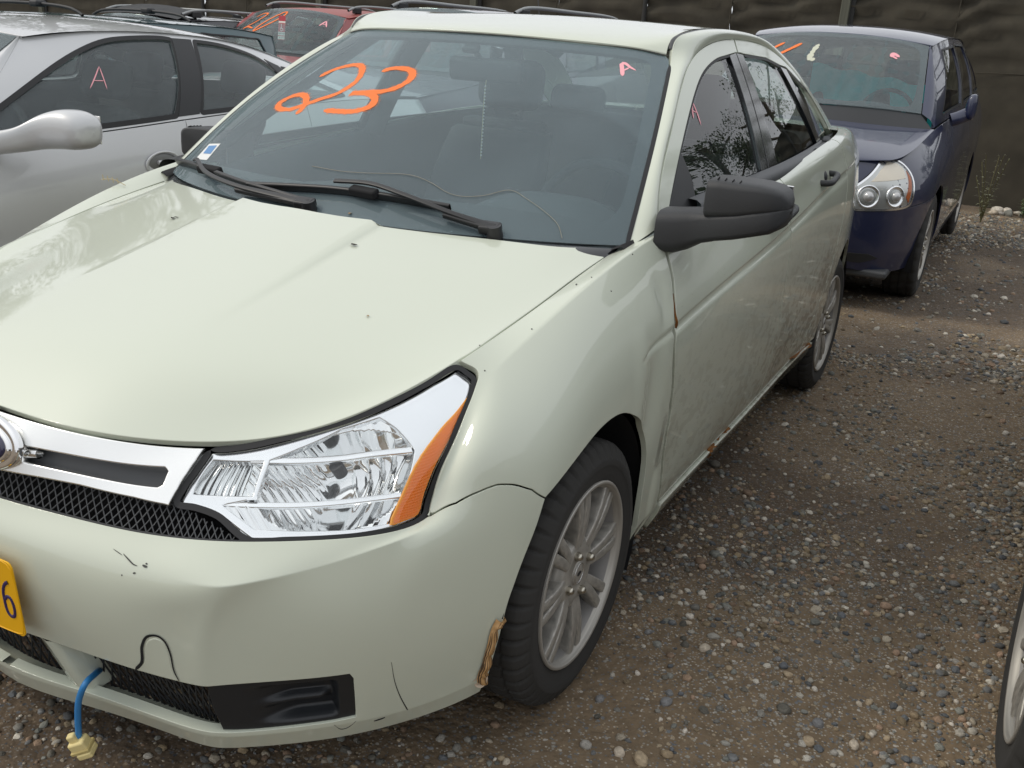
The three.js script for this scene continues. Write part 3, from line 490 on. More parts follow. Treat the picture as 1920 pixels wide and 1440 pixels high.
  // ---- headlights ----
  const lens = [[2.28, 6.86], [2.6, 6.87], [2.916, 6.885], [3.438, 6.9], [3.986, 6.923], [4.477, 6.95], [5.05, 6.965], [5.72, 6.9], [5.86, 6.62], [5.92, 6.36], [5.75, 6.22], [5.282, 6.09], [4.99, 5.72], [4.9, 5.35], [4.88, 5.1], [4.483, 5.045], [3.996, 5.03], [3.5, 5.03], [3.117, 5.035], [2.738, 5.41], [2.443, 5.545], [2.215, 5.6], [2.25, 5.9], [2.29, 6.17], [2.3, 6.5]];
  {
    const h = new THREE.Group(); h.name = 'headlight'; GS.add(h);
    const put = (n, g, m) => obj(n, g, m, h);
    put('lens', patch(offSkin(S, .001), [lens], { du: .06, dv: .07, inset: .0075, lip: 0 }), M.lens);
    put('gasket', mergeAll([strokeOn(offSkin(S, .004), [...lens.map((q) => [3.9 + (q[0] - 3.9) * 1.004, 6 + (q[1] - 6) * 1.012]), lens[0]], .0115, 0, { n: 150, rough: 0, taper: () => 1 })]), M.rubberSeal);
    // chrome bezel with openings for lamp and side marker
    const turn = [[2.4, 6.62], [3.06, 6.46], [3.04, 5.74], [2.36, 5.8]], main = [[3.13, 6.46], [3.44, 6.62], [3.95, 6.82], [4.36, 6.83], [4.49, 6.57], [4.64, 6.17], [4.56, 5.6], [4.53, 5.17], [4.0, 5.16], [3.57, 5.18], [3.13, 5.22], [2.75, 5.6], [3.09, 5.7]], amber = [[5.7, 6.27], [5.3, 6.33], [5.0, 6.32], [4.75, 6.12], [4.56, 5.7], [4.53, 5.12], [4.8, 5.18], [4.86, 5.5], [5.02, 5.94]];
    const am = spline2([[5.68, 6.28], [5.32, 6.33], [5.02, 6.31], [4.72, 6.08], [4.55, 5.67], [4.5, 5.13], [4.66, 5.15], [4.82, 5.18], [4.84, 5.5], [4.96, 5.86], [5.25, 6.1], [5.5, 6.2]], 3, true);
    put('bezel', patch(offSkin(S, .013), [lens.map((q) => { const c = [3.9, 6.0]; return [q[0] + (c[0] - q[0]) * .012, q[1] + (c[1] - q[1]) * .03]; }), turn, main], { du: .05, dv: .06, lip: .022, round: .003 }), M.bezel);
    const flute = (u, v) => .003 * Math.abs(Math.sin(u * 38));
    put('turn_reflector', patch((u, v) => offSkin(S, .042 + flute(u, v) + .012 * Math.cos((v - 6.2) * 2))(u, v), [[[2.3, 6.75], [3.15, 6.6], [3.12, 5.6], [2.26, 5.68]]], { du: .012, dv: .06, lip: 0 }), M.reflector);
    put('turn_lens', patch((u, v) => offSkin(S, .018 + .0012 * Math.sin(u * 60))(u, v), [[[2.43, 6.58], [3.02, 6.44], [3.0, 5.78], [2.4, 5.84]]], { du: .015, dv: .08, lip: 0 }), M.lens);
    const bowl = (u, v) => { const a = (u - 3.85) / .85, b = (v - 5.95) / .85, r2 = Math.min(1, a * a + b * b), fac = .0042 * Math.abs(Math.sin(u * 19 + .6 * Math.sin(v * 3))) * step01(u, 3.95, 4.05) + .003 * Math.abs(Math.sin((u + v * .5) * 32)) * (1 - step01(u, 3.6, 3.75)) + (u > 3.62 && u < 4.02 && v > 5.6 && v < 6.2 ? .006 * Math.sin((u - 3.62) * 9) : 0); const stepv = v < 5.6 ? -.02 : v > 6.32 ? -.012 : 0; return offSkin(S, .1 - .066 * r2 + fac + stepv)(u, v); };
    put('main_reflector', patch(bowl, [[[2.95, 6.62], [3.44, 6.75], [3.95, 6.95], [4.42, 6.95], [4.62, 6.57], [4.78, 6.17], [4.68, 5.6], [4.64, 5.05], [4.0, 5.06], [3.57, 5.08], [3.05, 5.12], [2.6, 5.6], [2.9, 5.75]]], { du: .016, dv: .03, lip: 0 }), M.reflector);
    for (const [ps, w] of [[[[2.9, 6.55], [3.44, 6.36], [3.87, 6.28], [4.19, 6.26], [4.62, 6.18]], .013], [[[2.4, 5.66], [3.05, 5.6], [3.5, 5.57], [3.9, 5.58], [4.55, 5.56]], .011]]) put('light_bar', strokeTube(ps.map(([a, b]) => offSkin(S, .02)(a, b)), w / 2, w / 2.6), M.bezel);
    const bc = offSkin(S, .055)(3.85, 6.05); put('bulb', moved(new THREE.SphereGeometry(.012, 16, 12), ...bc), M.lens); put('bulb_cap', cyl(.013, .012, .024, bc[0] + .005, bc[1] + .018, bc[2] + .012, .5, 0, .2), M.greyTrim);
    put('side_marker', patch((u, v) => offSkin(S, .0095)(u, v), [am], { du: .02, dv: .03, lip: .004 }), M.amber);
    put('marker_flutes', patch((u, v) => offSkin(S, .0065 + .0006 * Math.sin(v * 150))(u, v), [am], { du: .03, dv: .01, lip: 0, inset: .003 }), M.amberLens);
    mirrorGroup(h, GS);
  }
}
// ---------- the pale green sedan: glasshouse ----------
{
  const line = (a, b, n) => Array.from({ length: n + 1 }, (_, i) => [a[0] + (b[0] - a[0]) * i / n, a[1] + (b[1] - a[1]) * i / n]);
  const D = [[0.457, 1.006], [0.529, 1.094], [0.720, 1.224], [0.863, 1.311], [0.965, 1.362], [1.085, 1.402], [1.234, 1.430], [1.389, 1.445], [1.513, 1.449], [1.655, 1.448], [1.900, 1.433], [2.099, 1.390], [2.240, 1.347], [2.382, 1.285], [2.586, 1.189], [2.810, 1.084]];
  const Dc = spline2(D, 4), Of = spline2([[0.519, 1.009], [0.572, 1.057], [0.725, 1.165], [0.929, 1.287], [1.061, 1.346], [1.214, 1.384], [1.373, 1.401]], 5);
  const X = gsX, Xo = (d) => offSkin(gsX, d);
  const dTo = (z) => Dc.filter((q) => q[0] <= z), dFrom = (a, b) => Dc.filter((q) => q[0] >= a && q[0] <= b);
  // door frames
  sidePair('front_door_frame', patch(Xo(-.004), [[[0.488, 1.003], ...Of, [1.463, 1.409], [1.485, 1.449], ...dTo(1.47).slice().reverse()]], { du: .05, dv: .05, inset: .002, lip: .016, uvOf: uvZY }), M.green);
  sidePair('rear_door_frame', patch(Xo(-.004), [[[1.495, 1.449], [1.471, 1.410], [1.523, 1.405], [1.815, 1.396], [1.999, 1.373], [2.091, 1.367], [2.245, 1.321], [2.583, 1.236], [2.841, 1.133], [2.831, 1.109], [2.729, 1.088], [2.470, 1.076], [2.470, 1.065], [2.790, 1.076], ...dFrom(1.505, 2.75).slice().reverse()]], { du: .05, dv: .04, inset: .002, lip: .016, uvOf: uvZY }), M.green);
  // black pillar covers and window seals
  sidePair('pillar_cover', patch(Xo(-.002), [[[1.373, 1.400], [1.450, 1.408], [1.369, 1.040], [1.300, 1.039]]], { du: .05, dv: .05, lip: .01 }), M.piano);
  sidePair('pillar_cover', patch(Xo(-.002), [[[1.457, 1.408], [1.523, 1.404], [1.491, 1.047], [1.377, 1.041]]], { du: .05, dv: .05, lip: .01 }), M.piano);
  sidePair('window_divider', patch(Xo(-.002), [[[2.002, 1.370], [2.089, 1.362], [2.366, 1.075], [2.257, 1.071]]], { du: .06, dv: .05, lip: .01 }), M.piano);
  sidePair('window_seal', mergeAll([strokeOn(X, [...Of, [1.378, 1.401]], .012, .002, { rough: 0, n: 60 }), strokeOn(X, [[1.523, 1.401], [1.814, 1.392], [1.999, 1.370]], .012, .0025, { rough: 0, n: 30 }), strokeOn(X, [[2.091, 1.362], [2.244, 1.318], [2.583, 1.233], [2.831, 1.133], [2.821, 1.111], [2.729, 1.093], [2.470, 1.079]], .012, .0025, { rough: 0, n: 40 })]), M.rubberSeal);
  // belt mouldings and the mirror's triangle
  const belt = []; for (let i = 0; i <= 24; i++) { const z = .68 + (2.315 - .68) * i / 24, y = 1.022 + .054 * ((z - .68) / 1.64) ** .9, r = []; for (const [dy, dx] of [[-.006, .012], [.0, .024], [.018, .024], [.026, .016], [.028, -.006]]) { const p = X(z, y + dy); r.push([p[0] + dx + .012, p[1], p[2]]); } belt.push(r); }
  sidePair('belt_moulding', mergeAll([sheet(belt), box(.03, .05, .035, X(2.31, 1.085)[0] + .022, 1.094, -2.31, .008, .5)]), M.greyTrim);
  sidePair('mirror_triangle', patch(Xo(-.003), [[[0.519, 1.005], [0.567, 1.052], [0.720, 1.161], [0.741, 1.090], [0.730, 1.010]]], { du: .04, dv: .04, lip: .012 }), M.mirrorPlastic);
  // side windows
  const win = (name, pts, lbl) => { const m = sidePair(name, patch(Xo(.006), [pts], { du: .08, dv: .08, lip: 0 }), M.glass); if (lbl) setAll(m[0], { label: lbl }); return m; };
  win('front_window', [[0.519, 1.002], ...Of, [1.453, 1.410], [1.376, 1.007]]);
  win('rear_window', [[1.513, 1.410], [1.815, 1.398], [2.022, 1.373], [2.273, 1.067], [1.485, 1.027]]);
  win('quarter_window', [[2.072, 1.373], [2.245, 1.324], [2.583, 1.242], [2.851, 1.138], [2.841, 1.105], [2.729, 1.087], [2.335, 1.069]]);
  // side frame: from the door gap round to the windshield and the roof gutter, then down the rear pillar
  const Dp = curve3(D.map(([z, y], i) => { const p = X(z, y); return [i, p[0] + .003, p[1], p[2]]; }));
  const wsE = (v) => gsWs(4.06, v);
  const Wl = [[0, ...wsE(-.02)], [1, ...wsE(.42)], [2, ...wsE(.98)], [3, ...wsE(1.42)], [4, ...wsE(1.76)], [4.6, .558, 1.4, -.965], [5.2, .554, 1.43, -.99], [6, .557, 1.454, -1.07], [7, .56, 1.468, -1.21], [8, .561, 1.475, -1.36], [9, .56, 1.477, -1.52], [10, .556, 1.47, -1.8], [11, .548, 1.445, -2.06], [12, .538, 1.41, -2.25], [13, .53, 1.36, -2.43], [14, .55, 1.25, -2.67], [15, .6, 1.128, -2.9]];
  const Wp = curve3(Wl), fr = [];
  for (let i = 0; i <= 90; i++) {
    const a = i / 90 * 15, d = v3(Dp(a)), w = v3(Wp(a)), t = v3(Dp(a + .05)).sub(v3(Dp(a - .05))), n = new THREE.Vector3().crossVectors(w.clone().sub(d), t).normalize(); if (n.x < 0) n.negate();
    const L = w.distanceTo(d), row = [], tw = v3(Dp(a)).sub(w).normalize();
    for (const b of [-.06, 0, .03, .14, .3, .5, .7, .86, .97, 1, 1.0]) { const q = d.clone().lerp(w, Math.max(0, b)), h = b <= 0 ? (b < 0 ? -.014 : -.002) : Math.sin(Math.min(1, b * 1.02) ** .75 * Math.PI) * L * .13; q.addScaledVector(n, h); if (row.length === 10) q.addScaledVector(n, -.015); row.push([q.x, q.y, q.z]); }
    fr.push(row);
  }
  sidePair('side_frame', sheet(fr), M.green);
  // gutter strip
  const gut = []; for (let i = 0; i <= 60; i++) { const a = 4.75 + i / 60 * 8.2, w = Wp(a); gut.push([[w[0] + .002, w[1] - .004, w[2]], [w[0] - .002, w[1] - .001, w[2]], [w[0] - .009, w[1] + .001, w[2]], [w[0] - .015, w[1] - .002, w[2]]]); }
  sidePair('gutter_strip', sheet(gut), M.greyTrim);
  // roof
  const e = (a) => { const w = Wp(a); return [w[0] - .014, w[1] + .001, w[2]]; };
  const roofR = [
    [[0, 0, 1.419, -.853], [1, 0, 1.426, -.868], [2, 0, 1.45, -.99], [3, 0, 1.48, -1.25], [4, 0, 1.494, -1.6], [5, 0, 1.489, -1.95], [6, 0, 1.46, -2.3], [7, 0, 1.43, -2.52]],
    [[0, .3, 1.414, -.878], [1, .3, 1.421, -.893], [2, .3, 1.446, -1.01], [3, .3, 1.475, -1.26], [4, .3, 1.488, -1.6], [5, .3, 1.483, -1.94], [6, .3, 1.455, -2.28], [7, .3, 1.423, -2.5]],
    [[0, .48, 1.405, -.925], [1, .48, 1.414, -.935], [2, .485, 1.442, -1.02], [3, .49, 1.468, -1.26], [4, .49, 1.48, -1.58], [5, .485, 1.473, -1.91], [6, .475, 1.445, -2.23], [7, .46, 1.41, -2.44]],
    [[0, .545, 1.394, -.956], [1, ...e(5)], [2, ...e(6)], [3, ...e(7.6)], [4, ...e(9.5)], [5, ...e(10.7)], [6, ...e(12)], [7, ...e(13)]],
  ];
  const roofS = makeSkin([...roofR.slice(1).reverse().map((r) => r.map((p) => [p[0], -p[1], p[2], p[3]])), ...roofR]);
  const rr = []; for (let i = 0; i <= 48; i++) { const row = []; for (let j = 0; j <= 48; j++) row.push(roofS(i / 48 * 7, j / 8)); rr.push(row); }
  rr.unshift(rr[0].map((p) => [p[0], p[1] - .012, p[2] - .004]));
  obj('roof', sheet(rr), M.green, GS);
  obj('roof_lining', sheet(rr.slice(1).map((r) => r.map((p) => [p[0] * .97, p[1] - .035, p[2]]))), M.cloth, GS);
  // windshield, its printed border and seal
  const wsl = [...line([-4, 0], [4, 0], 30), ...line([4, .1], [4, 1.9], 16), [3.96, 1.96], [3.86, 1.99], ...line([3.8, 2], [-3.8, 2], 30), [-3.86, 1.99], [-3.96, 1.96], ...line([-4, 1.9], [-4, .1], 16)];
  obj('windshield', patch(gsWs, [wsl], { du: .2, dv: .08, lip: 0 }), M.wsGlass, GS);
  obj('windshield_dust', patch(offSkin(gsWs, -.0004), [wsl], { du: .2, dv: .08, lip: 0, uvOf: (p, q) => [q[0] / 8 + .5, q[1] / 2] }), M.dust, GS);
  const inn = spline2([[-3.7, .6], [-3.72, .35], [-3.5, .2], [-2.8, .19], [-1.5, .23], [0, .25], [1.5, .25], [2.8, .2], [3.35, .19], [3.66, .34], [3.66, .75], [3.55, 1.5], [3.48, 1.8], [3.3, 1.88], [2.6, 1.9], [0, 1.9], [-2.6, 1.9], [-3.3, 1.88], [-3.48, 1.8], [-3.55, 1.5]], 5, true);
  obj('windshield_border', patch(offSkin(gsWs, .003), [wsl, inn], { du: .15, dv: .06, lip: 0 }), M.blackPlastic, GS);
  obj('windshield_seal', mergeAll([strokeOn(gsWs, line([4.02, -.02], [4.04, 1.9], 20), .011, .0015, { rough: 0, n: 50 }), strokeOn(gsWs, line([-4.02, -.02], [-4.04, 1.9], 20), .011, .0015, { rough: 0, n: 50 }), strokeOn(gsWs, line([-3.95, 2.0], [3.95, 2.0], 30), .012, .003, { rough: 0, n: 60 })]), M.rubberSeal, GS);
  // rear window and shelf behind it
  const rw = []; for (let i = 0; i <= 12; i++) { const t = i / 12, row = []; for (let j = 0; j <= 20; j++) { const a = j / 10 - 1, wid = .45 + .125 * t, yy = 1.425 - .3 * t - .015 * a * a, zz = -2.51 - .4 * t + .07 * a * a - .03 * Math.sin(t * Math.PI); row.push([a * wid, yy, zz]); } rw.push(row); }
  obj('rear_glass', sheet(rw), M.glass, GS);
  { const c7 = curve3(GS_RAILS[7]), rows = []; for (let i = 0; i <= 14; i++) { const p = c7(12.2 + i / 14 * 3.7); rows.push(Array.from({ length: 13 }, (_, j) => [p[0] * (j / 6 - 1), p[1] + .018 * (1 - (j / 6 - 1) ** 2), p[2] - .02 * (1 - (j / 6 - 1) ** 2)])); } obj('rear_deck', sheet(rows), M.green, GS); }
  obj('parcel_shelf', sheet([[[-.66, 1.08, -2.3], [.66, 1.08, -2.3]], [[-.62, 1.11, -2.88], [.62, 1.11, -2.88]]]), M.cloth, GS);
  // cowl
  const cw = []; for (let j = 0; j <= 6; j++) { const row = []; for (let i = 0; i <= 40; i++) { const a = i / 20 - 1, g = gsWs(a * 4, .04), x = g[0] * .985, zf = -.02 - .3 * Math.abs(a) ** 2.2, t = j / 6; row.push([x, g[1] - .012 - .02 * (1 - t) ** 2, g[2] + (1 - t) * (.16 - .1 * Math.abs(a))]); } cw.push(row); }
  obj('cowl', sheet(cw), M.piano, GS);
}
// ---------- the pale green sedan: wheels, mirrors, wipers, cabin ----------
{
  for (const [x, z, t] of [[.737, 0, .06], [.735, -2.614, .5]]) for (const s of [1, -1]) { const w = makeWheel(GS, .303, .2, .216, { turn: t, alloy: M.alloy, fine: s > 0 }); w.position.set(s * x, .301, z); if (s < 0) w.rotation.y = Math.PI; }
  // wheel housings and floor
  for (const [z, n] of [[0, 'front'], [-2.64, 'rear']]) { const rows = []; for (let i = 0; i <= 24; i++) { const a = (.06 + 1.08 * i / 24) * Math.PI, c = Math.cos(a), s = Math.sin(a); rows.push([[.82, .305 + .365 * s, z + .362 * c], [.78, .305 + .375 * s, z + .37 * c], [.5, .305 + .375 * s, z + .37 * c], [.46, .305 + .3 * s, z + .3 * c], [.45, .3, z]]); } sidePair('wheel_housing', sheet(rows), M.matBlack); }
  obj('underbody', [box(1.5, .1, 1.75, 0, .24, -1.31, .03), box(.9, .12, 1.0, 0, .25, .05, .03), box(.8, .12, .3, 0, .27, .38, .03), box(.88, .12, 1.0, 0, .27, -2.66, .03), box(1.3, .2, .3, 0, .35, -3.25, .04), box(1.25, .6, .05, 0, .58, -.33, .02)], M.matBlack, GS);
  // mirrors
  const mir = (s) => {
    const g = new THREE.Group(); g.name = 'side_mirror'; GS.add(g);
    const put = (n, q, m) => obj(n, s > 0 ? q : mirrorX(q), m, g);
    const sec = (x, zc, yc, hz, hy, n = 28, e = .55) => Array.from({ length: n + 1 }, (_, i) => { const a = i / n * Math.PI * 2, c = Math.cos(a), d = Math.sin(a), k = (v, h) => Math.sign(v) * Math.abs(v) ** e * h; return [x, yc + k(d, hy), zc + k(c, hz)]; });
    // lower shell with its arm down to the door
    put('mirror_shell', sheet([sec(.77, -.45, 1.006, .064, .05), sec(.81, -.452, 1.008, .062, .052), sec(.84, -.456, 1.016, .058, .048), sec(.872, -.46, 1.026, .062, .038, 28, .45), sec(.91, -.465, 1.034, .074, .034, 28, .42), sec(.95, -.467, 1.042, .078, .033, 28, .42), sec(.995, -.469, 1.054, .078, .032, 28, .42), sec(1.026, -.47, 1.062, .072, .031, 28, .45), sec(1.045, -.471, 1.07, .058, .027, 28, .5), sec(1.055, -.472, 1.077, .034, .018), sec(1.058, -.473, 1.08, .004, .003)], true), M.mirrorPlastic);
    put('mirror_cap', sheet([sec(.876, -.462, 1.096, .003, .002), sec(.877, -.462, 1.096, .066, .042, 28, .4), sec(.882, -.462, 1.0965, .074, .0455, 28, .4), sec(.91, -.465, 1.098, .0775, .0455, 28, .4), sec(.95, -.467, 1.1, .08, .042, 28, .4), sec(.995, -.469, 1.105, .079, .036, 28, .42), sec(1.026, -.47, 1.106, .072, .03, 28, .45), sec(1.045, -.471, 1.104, .058, .023, 28, .5), sec(1.055, -.472, 1.098, .034, .013), sec(1.058, -.473, 1.094, .004, .002)], true), M.mirrorPlastic);
    put('mirror_glass', box(.15, .09, .004, .965, 1.085, -.547, .002), M.chrome);
    for (let k = 0; k < 4; k++) put('cap_notch', box(.002, .004, .014, .9 + k * .017, 1.143 - k * .0008, -.41, .0008, .3, 0, .3), M.matBlack);
    return g;
  };
  mir(1); const folded = mir(-1); { const P = new THREE.Matrix4().makeTranslation(-.8, -.06, -.43), Q = new THREE.Matrix4().makeRotationY(-1.4), R = new THREE.Matrix4().makeTranslation(.8, 0, .43); folded.applyMatrix4(P.multiply(Q).multiply(R)); setAll(folded, { label: 'side mirror folded back against the far door' }); }
  // door handles
  const hd = (s, v) => { const p = gsSkin(s, v), q = gsSkin(s + .24, v + .1), n = new THREE.Vector3(q[0] - p[0], q[1] - p[1], q[2] - p[2]); return mergeAll([tube([[p[0] - .012, p[1], p[2]], [p[0] + .026, p[1] + .002, p[2] - .012], [(p[0] + q[0]) / 2 + .034, (p[1] + q[1]) / 2, (p[2] + q[2]) / 2], [q[0] + .026, q[1], q[2] + .012], [q[0] - .012, q[1], q[2]]], .0115, 24, 10), moved(new THREE.SphereGeometry(.035, 20, 10), (p[0] + q[0]) / 2 - .028, (p[1] + q[1]) / 2, (p[2] + q[2]) / 2)]); };
  sidePair('door_handle', hd(9.88, 4.75), M.mirrorPlastic); sidePair('door_handle', hd(10.72, 4.62), M.mirrorPlastic);
  // wipers: pivot, arm, blade
  const wiper = (blade, arm, lift) => {
    const g = new THREE.Group(); g.name = 'wiper'; GS.add(g);
    const up = (q, l) => offSkin(gsWs, -l)(q[0], q[1]);
    obj('blade', [strokeTube(blade.map((q) => up(q, .012)), .0052, .011), strokeTube(blade.map((q) => up(q, .004)), .0025, .006)], M.wiper, g);
    obj('arm', [strokeTube(arm.map((q, i) => up(q, .022 + .012 * Math.sin(i / (arm.length - 1) * Math.PI))), .006, .0035), strokeTube(arm.slice(-2).map((q) => up(q, .02)), .011, .008)], M.wiper, g);
    const c = up(blade[Math.floor(blade.length / 2)], .017); obj('clip', box(.085, .022, .026, c[0], c[1], c[2], .006, .4, -.12), M.matBlack, g);
    const e = up(arm[arm.length - 1], .012); obj('pivot', [cyl(.017, .02, .03, e[0], e[1], e[2], .3), box(.05, .022, .035, e[0] - .012, e[1] + .006, e[2], .006, .35, .1)], M.wiper, g);
  };
  wiper([[-1.05, .1], [-.5, .15], [-.03, .182], [.4, .193], [.8, .19], [1.3, .165]], [[0, .235], [.44, .235], [.86, .178], [1.3, .1], [1.78, .02]]);
  wiper([[-3.95, .09], [-3.2, .115], [-2.4, .13], [-1.8, .125], [-1.1, .105], [-.2, .062]], [[-2.45, .16], [-2.2, .15], [-1.67, .07], [-1.1, .04], [-.1, .03]]);
  // cabin
  const C = (n, g, m) => obj(n, g, m, GS);
  const dr = []; for (let j = 0; j <= 22; j++) { const row = []; for (let i = 0; i <= 60; i++) { const a = i / 30 - 1, x = a * .72, t = j / 22, f = gsWs(a * 4, .02); let z = f[2] * .9 + (-.78 - f[2] * .9) * t, y = f[1] - .025 - .035 * t; y += .085 * Math.exp(-(((x - .36) / .21) ** 4)) * step01(t, .35, .8) * (1 - .6 * step01(t, .93, 1)); y += .03 * Math.exp(-(((x + .3) / .2) ** 4)) * step01(t, .3, .6); if (t > .93) y -= (t - .93) * 3.2; row.push([x, y, z]); } dr.push(row); }
  C('dashboard', [sheet(dr), box(1.38, .3, .1, 0, .7, -.78, .04)], M.dash);
  const sw = new THREE.Group(); sw.name = 'steering_wheel'; sw.position.set(.37, .91, -.93); sw.rotation.x = -.42; GS.add(sw);
  obj('wheel_rim', new THREE.TorusGeometry(.178, .0155, 12, 48), M.cloth, sw); obj('wheel_hub', [box(.15, .13, .05, 0, -.01, -.01, .03), box(.3, .03, .02, 0, .0, -.005, .01), box(.03, .16, .02, 0, -.09, -.005, .01)], M.cloth, sw);
  const seat = (x, z, w) => {
    const g = new THREE.Group(); g.name = 'seat'; GS.add(g);
    const back = []; for (let j = 0; j <= 14; j++) { const t = j / 14, hw = w * (.5 - .1 * t ** 3), row = []; for (let i = 0; i <= 24; i++) { const a = i / 24 * Math.PI * 2, c = Math.cos(a), s = Math.sin(a), e = .5; row.push([x + Math.sign(c) * Math.abs(c) ** e * hw, .5 + .6 * t - .03 * (t > .95), z - .3 * t + Math.sign(s) * Math.abs(s) ** e * .07 * (t > .95 ? .6 : 1)]); } back.push(row); }
    obj('backrest', [sheet(back, true), box(w * .7, .04, .08, x, 1.085, z - .3, .02)], M.cloth, g);
    obj('cushion', box(w, .16, .5, x, .45, z + .22, .06), M.cloth, g);
    obj('headrest', [moved(new RoundedBoxGeometry(.27, .19, .12, 6, .055), x, 1.235, z - .34, -.12), cyl(.006, .006, .12, x - .06, 1.13, z - .33), cyl(.006, .006, .12, x + .06, 1.13, z - .33)], M.cloth, g);
  };
  seat(.37, -1.42, .5); seat(-.37, -1.42, .5);
  const rb = new THREE.Group(); rb.name = 'rear_bench'; GS.add(rb); obj('backrest', box(1.3, .62, .16, 0, .82, -2.3, .06, -.3), M.cloth, rb); obj('cushion', box(1.3, .16, .5, 0, .5, -2.05, .06), M.cloth, rb); for (const x of [-.38, .38]) obj('headrest', moved(new RoundedBoxGeometry(.26, .13, .1, 4, .045), x, 1.16, -2.42, -.2), M.cloth, rb);
  sidePair('door_lining', sheet(Array.from({ length: 26 }, (_, i) => { const s = 9.12 + i / 25 * 2.9, p = gsSkin(s, 6.9); return [[p[0] - .02, p[1] - .005, p[2]], [p[0] - .05, p[1] - .02, p[2]], [.72, .8, p[2]], [.72, .3, p[2]]]; })), M.cloth);
  const pil = (a, b, w) => sheet(Array.from({ length: 7 }, (_, i) => { const t = i / 6, z = a[0] + (b[0] - a[0]) * t, y = a[1] + (b[1] - a[1]) * t, p = gsX(z, y); return [[p[0] - .02, y, -z + w], [p[0] - .045, y, -z + w * .6], [p[0] - .045, y, -z - w * .6], [p[0] - .02, y, -z - w]]; }));
  sidePair('pillar_lining', mergeAll([pil([1.454, 1.420], [1.386, 1.017], .06), pil([0.519, 1.027], [1.137, 1.380], .04), pil([2.139, 1.370], [2.543, 1.056], .08)]), M.clothLight);
  const rm = new THREE.Group(); rm.name = 'rearview_mirror'; GS.add(rm);
  obj('mirror_body', [moved(new RoundedBoxGeometry(.235, .068, .035, 4, .016), .035, 1.315, -.845, .1, .12)], M.blackPlastic, rm); obj('mirror_stem', [tube([[.0, 1.375, -.83], [.01, 1.35, -.84], [.03, 1.33, -.85]], .008, 8, 8), box(.05, .02, .03, -.005, 1.372, -.82, .006, .5)], M.blackPlastic, rm); obj('day_night_tab', box(.02, .03, .01, .04, 1.27, -.85, .004), M.blackPlastic, rm);
  // marks on the glass
  const two = [[-1.96, 1.259], [-1.87, 1.351], [-1.64, 1.438], [-1.44, 1.452], [-1.27, 1.381], [-1.15, 1.243], [-1.2, 1.1], [-1.37, 1.008], [-1.53, .93], [-1.71, .852], [-1.99, .846], [-2.13, .906], [-2.03, .989], [-1.81, 1.022], [-1.6, .957], [-1.52, .878], [-1.5, .806]];
  const three = [[-.92, 1.391], [-.82, 1.439], [-.59, 1.454], [-.4, 1.414], [-.32, 1.325], [-.38, 1.23], [-.53, 1.163], [-.73, 1.137], [-1.0, 1.1], [-.82, 1.119], [-.66, 1.11], [-.53, 1.066], [-.49, .996], [-.62, .925], [-.87, .898], [-1.14, .891]];
  setAll(obj('sprayed_number', [strokeOn(gsWs, two, .02, .0012, { n: 110, rough: .25 }), strokeOn(gsWs, three, .022, .0012, { n: 110, rough: .25 })], M.orange, GS), { label: 'orange number 23 sprayed on the windshield' });
  const haloMat = M.orangeMist; obj('paint_overspray', [strokeOn(gsWs, two, .034, .0007, { n: 110, rough: .5 }), strokeOn(gsWs, three, .038, .0007, { n: 110, rough: .5 })], haloMat, GS);
  setAll(obj('crayon_letter', [strokeOn(gsWs, [[2.765, 1.63], [2.68, 1.725], [2.61, 1.79]], .012, .001, { n: 14 }), strokeOn(gsWs, [[2.61, 1.79], [2.72, 1.79], [2.86, 1.758], [3.06, 1.725]], .013, .001, { n: 18, taper: (t) => 1.2 - t * .8 }), strokeOn(gsWs, [[2.74, 1.7], [2.86, 1.75]], .006, .001, { n: 8 })], M.pink, GS), { label: 'pink letter A on the windshield' });
  const sideGlass = offSkin(gsX, .006);
  setAll(obj('crayon_letter', [strokeOn(sideGlass, [[0.894, 1.236], [0.908, 1.258], [0.927, 1.282]], .008, .001, { n: 12 }), strokeOn(sideGlass, [[0.927, 1.282], [0.930, 1.268], [0.933, 1.251], [0.932, 1.217]], .008, .001, { n: 16 }), strokeOn(sideGlass, [[0.908, 1.256], [0.929, 1.251]], .004, .001, { n: 6 })], M.pink, GS), { label: 'pink letter A on the front side window' });
  const stk = (pts, f, m, n) => obj(n, patch(offSkin(f, -.0009), [pts], { du: .2, dv: .05, lip: 0 }), m, GS);
  stk([[-2.98, .2], [-2.4, .225], [-2.54, .4], [-3.1, .37]], gsWs, M.white, 'windshield_sticker'); 
  obj('sticker_print', patch(offSkin(gsWs, -.0016), [[[-2.86, .27], [-2.5, .285], [-2.6, .375], [-2.97, .352]]], { du: .2, dv: .05, lip: 0 }), M.stickerBlue, GS);
}
// flat bar along points, wide w and thick t
function strokeTube(pts, w, t) { const c = new THREE.CatmullRomCurve3(pts.map(v3), false, 'centripetal'), n = 24, rows = []; for (let i = 0; i <= n; i++) { const p = c.getPoint(i / n), d = c.getTangent(i / n), s = new THREE.Vector3().crossVectors(d, new THREE.Vector3(0, .8, .6)).normalize(), u = new THREE.Vector3().crossVectors(s, d).normalize(); rows.push([[-1, -.6], [-.7, -1], [.7, -1], [1, -.6], [1, .6], [.7, 1], [-.7, 1], [-1, .6], [-1, -.6]].map(([a, b]) => { const q = p.clone().addScaledVector(s, a * w).addScaledVector(u, b * t); return [q.x, q.y, q.z]; })); } return sheet(rows, true); }
